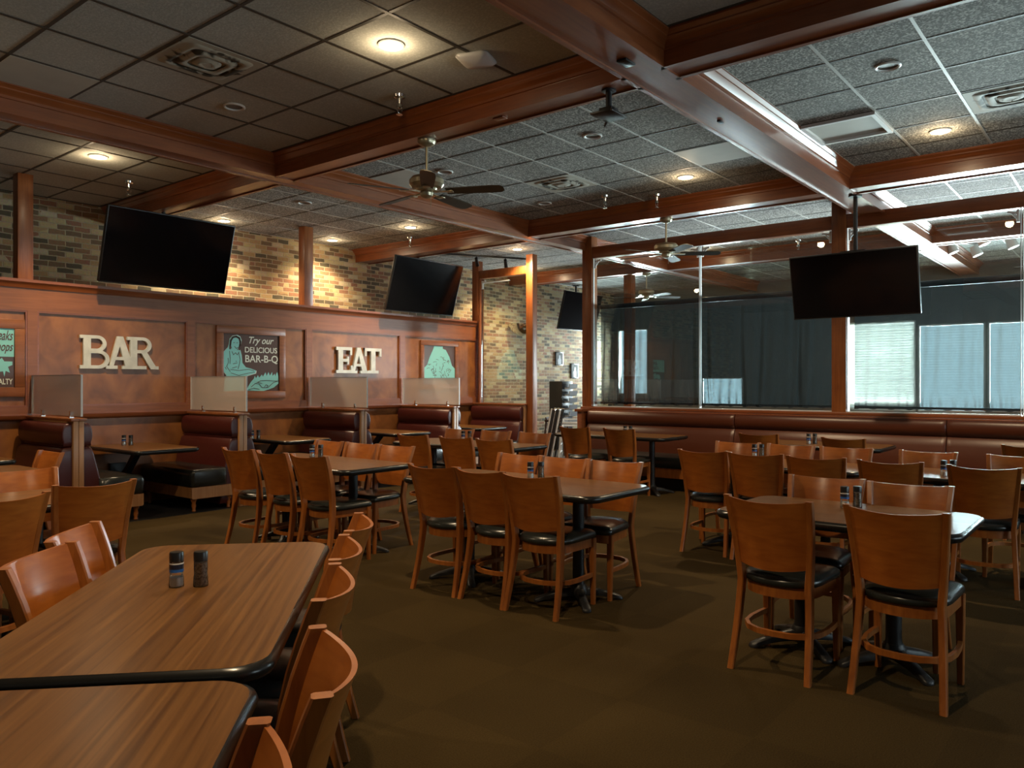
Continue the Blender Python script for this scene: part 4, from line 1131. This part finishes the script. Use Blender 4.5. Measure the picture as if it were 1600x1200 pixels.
# right poster
root, W, Hh = poster(9.20, 9.95, 1.40, 2.06, 'teal poster of a heaped sandwich, the rightmost on the panelled wall', 0.08)
MB().prism(N1([(0.0,0.15),(1,0.15),(1.0,0.42),(0.9,0.50),(0.82,0.72),(0.70,0.90),(0.6,0.93),(0.6,0.99),(0.32,0.99),(0.3,0.92),(0.18,0.70),(0.1,0.5),(0.0,0.42)]), -0.0145, -0.012, axis='y').build('sandwich', M['teal'], root, smooth=False)
m = MB()
rnd = random.Random(3)
for k in range(44):
    x = rnd.uniform(0.12, 0.88); z = rnd.uniform(0.2, 0.80 - abs(x - 0.5) * 0.7)
    l = rnd.uniform(0.05, 0.12); a = rnd.uniform(0, PI)
    P = [((x + l * (t - .5) * math.cos(a)) * W, (z + l * (t - .5) * math.sin(a) + 0.015 * math.sin(t * PI)) * Hh) for t in (0, .33, .66, 1)]
    for p, q in zip(P, P[1:]):
        d_ = Vector((q[0] - p[0], q[1] - p[1])).normalized(); nn = Vector((-d_.y, d_.x)) * 0.003
        m.prism([(p[0] - nn.x, p[1] - nn.y), (q[0] - nn.x, q[1] - nn.y), (q[0] + nn.x, q[1] + nn.y), (p[0] + nn.x, p[1] + nn.y)], -0.016, -0.014, axis='y')
m.build('ink_lines', M['signbrown'], root, smooth=False)

# ------------------------------------------------------------------ far corner beyond the screen
def picture(x, z, w_, h_, label):
    root = thing('picture', label, 'picture', (x, YBR, z))
    MB().box(-w_/2, w_/2, -0.02, -0.001, -h_/2, h_/2, 0.003).build('frame', M['black'], root)
    p = MB().box(-w_/2 + .02, w_/2 - .02, -0.022, -0.019, -h_/2 + .02, h_/2 - .02).build('print', M['grey_print'], root)
    m = MB()
    m.prism([(x_ * w_, z_ * h_) for x_, z_ in ((-.2,-.42),(.2,-.42),(.22,-.1),(.12,.05),(.1,.25),(-.08,.27),(-.1,.05),(-.24,-.1))], -0.024, -0.0225, axis='y')
    m.build('figure', M['grey_plastic'], p)
picture(14.43, 1.98, 0.30, 0.30, 'small black-framed photograph on the far brick wall, upper left of two')
picture(15.04, 1.71, 0.30, 0.34, 'small black-framed photograph on the far brick wall, lower right of two')
r_ = thing('dome_mirror', 'shiny chrome half dome on the brick behind the timber screen', 'mirror', (12.73, YBR - 0.001, 2.65))
m = MB().lathe([(0.28, 0.0), (0.275, 0.05), (0.24, 0.13), (0.17, 0.20), (0.08, 0.24), (0.01, 0.25)], n=32)
m.bm.transform(Matrix.Rotation(R(180), 4, 'X') @ Matrix.Translation((0, 0, 0)))
dm = m.build('dome', M['chrome'], r_, loc=(0, -0.28, 0.0))
MB().box(-0.03, 0.03, -0.1, 0, -0.03, 0.03).build('arm', M['iron'], r_)
# black tower with grey trays
r_ = thing('tray_tower', 'tall black stand of stacked grey menu trays against the far brick', 'stand', (13.95, 9.85, 0))
MB().box(-0.20, 0.20, -0.12, 0.22, 0.0, 1.47, 0.006).build('body', M['black'], r_)
for k in range(6):
    z = 1.30 - k * 0.15
    MB().prism([(-0.12, z), (-0.24, z + 0.02), (-0.26, z + 0.11), (-0.24, z + 0.11), (-0.22, z + 0.035), (-0.12, z + 0.03)], -0.10, 0.19, axis='x').build('tray', M['grey_plastic'], r_)
# folded tray stands leaning by the screen
rootS = None
def stand(x, y, rz, label, h=0.95):
    root = thing('tray_stand', label, 'tray stand', (x, y, 0), rz, 'folded tray stands leaning together')
    for s, dx in ((-1, 0.0), (1, 0.0), (-1, 0.07), (1, 0.07)):
        MB().tube([(dx - 0.16, s * 0.2, 0.011), (dx + 0.02, s * 0.19, h)], 0.016, 10).build('leg', M['white' if s > 0 else 'black'], root)
    for dx, z in ((0.0, h), (0.07, h)):
        MB().tube([(dx + 0.02, -0.2, z), (dx + 0.02, 0.2, z)], 0.012, 10).build('top_rail', M['chrome'], root)
    MB().box(-0.05, 0.03, -0.17, 0.17, h * 0.55, h * 0.55 + 0.004).build('strap', M['black'], root)
stand(11.35, 8.20, R(-60), 'folded chrome tray stand closest to the screen post')
stand(11.60, 8.45, R(-50), 'folded chrome tray stand in the middle of the leaning group')
stand(11.9, 8.55, R(-40), 'folded chrome tray stand at the right of the leaning group')
def highchair(x, y, rz, mat, label):
    root = thing('high_chair', label, 'high chair', (x, y, 0), rz, 'high chairs in the far corner')
    for sx in (-1, 1):
        for sy in (-1, 1):
            MB().tube([(sx * 0.22, sy * 0.22, 0.0), (sx * 0.15, sy * 0.17, 0.72)], 0.017, rz=0.017).build('leg', M[mat], root)
    MB().box(-0.16, 0.16, -0.18, 0.18, 0.46, 0.485, 0.004).build('seat', M[mat], root)
    m = MB()
    for z in (0.60, 0.66, 0.72):
        for sy in (-1, 1): m.box(-0.17, 0.17, sy * 0.18 - 0.01, sy * 0.18 + 0.01, z, z + 0.03)
        m.box(-0.18, -0.16, -0.18, 0.18, z, z + 0.03)
    m.build('back_rails', M[mat], root)
    MB().box(0.15, 0.19, -0.2, 0.2, 0.66, 0.70, 0.004).build('front_bar', M[mat], root)
    m = MB()
    for z in (0.12, 0.26): 
        m.box(-0.19, 0.19, -0.21, -0.19, z, z + 0.025).box(-0.19, 0.19, 0.19, 0.21, z, z + 0.025)
    m.build('stretcher', M[mat], root)
M['darkwood'] = plain('dark_brown_wood', (0.035, 0.015, 0.008), 0.35)
highchair(12.75, 9.15, R(200), 'darkwood', 'dark wooden high chair in the far corner')
highchair(12.25, 8.45, R(210), 'white', 'white high chair frame in front of the tray tower')
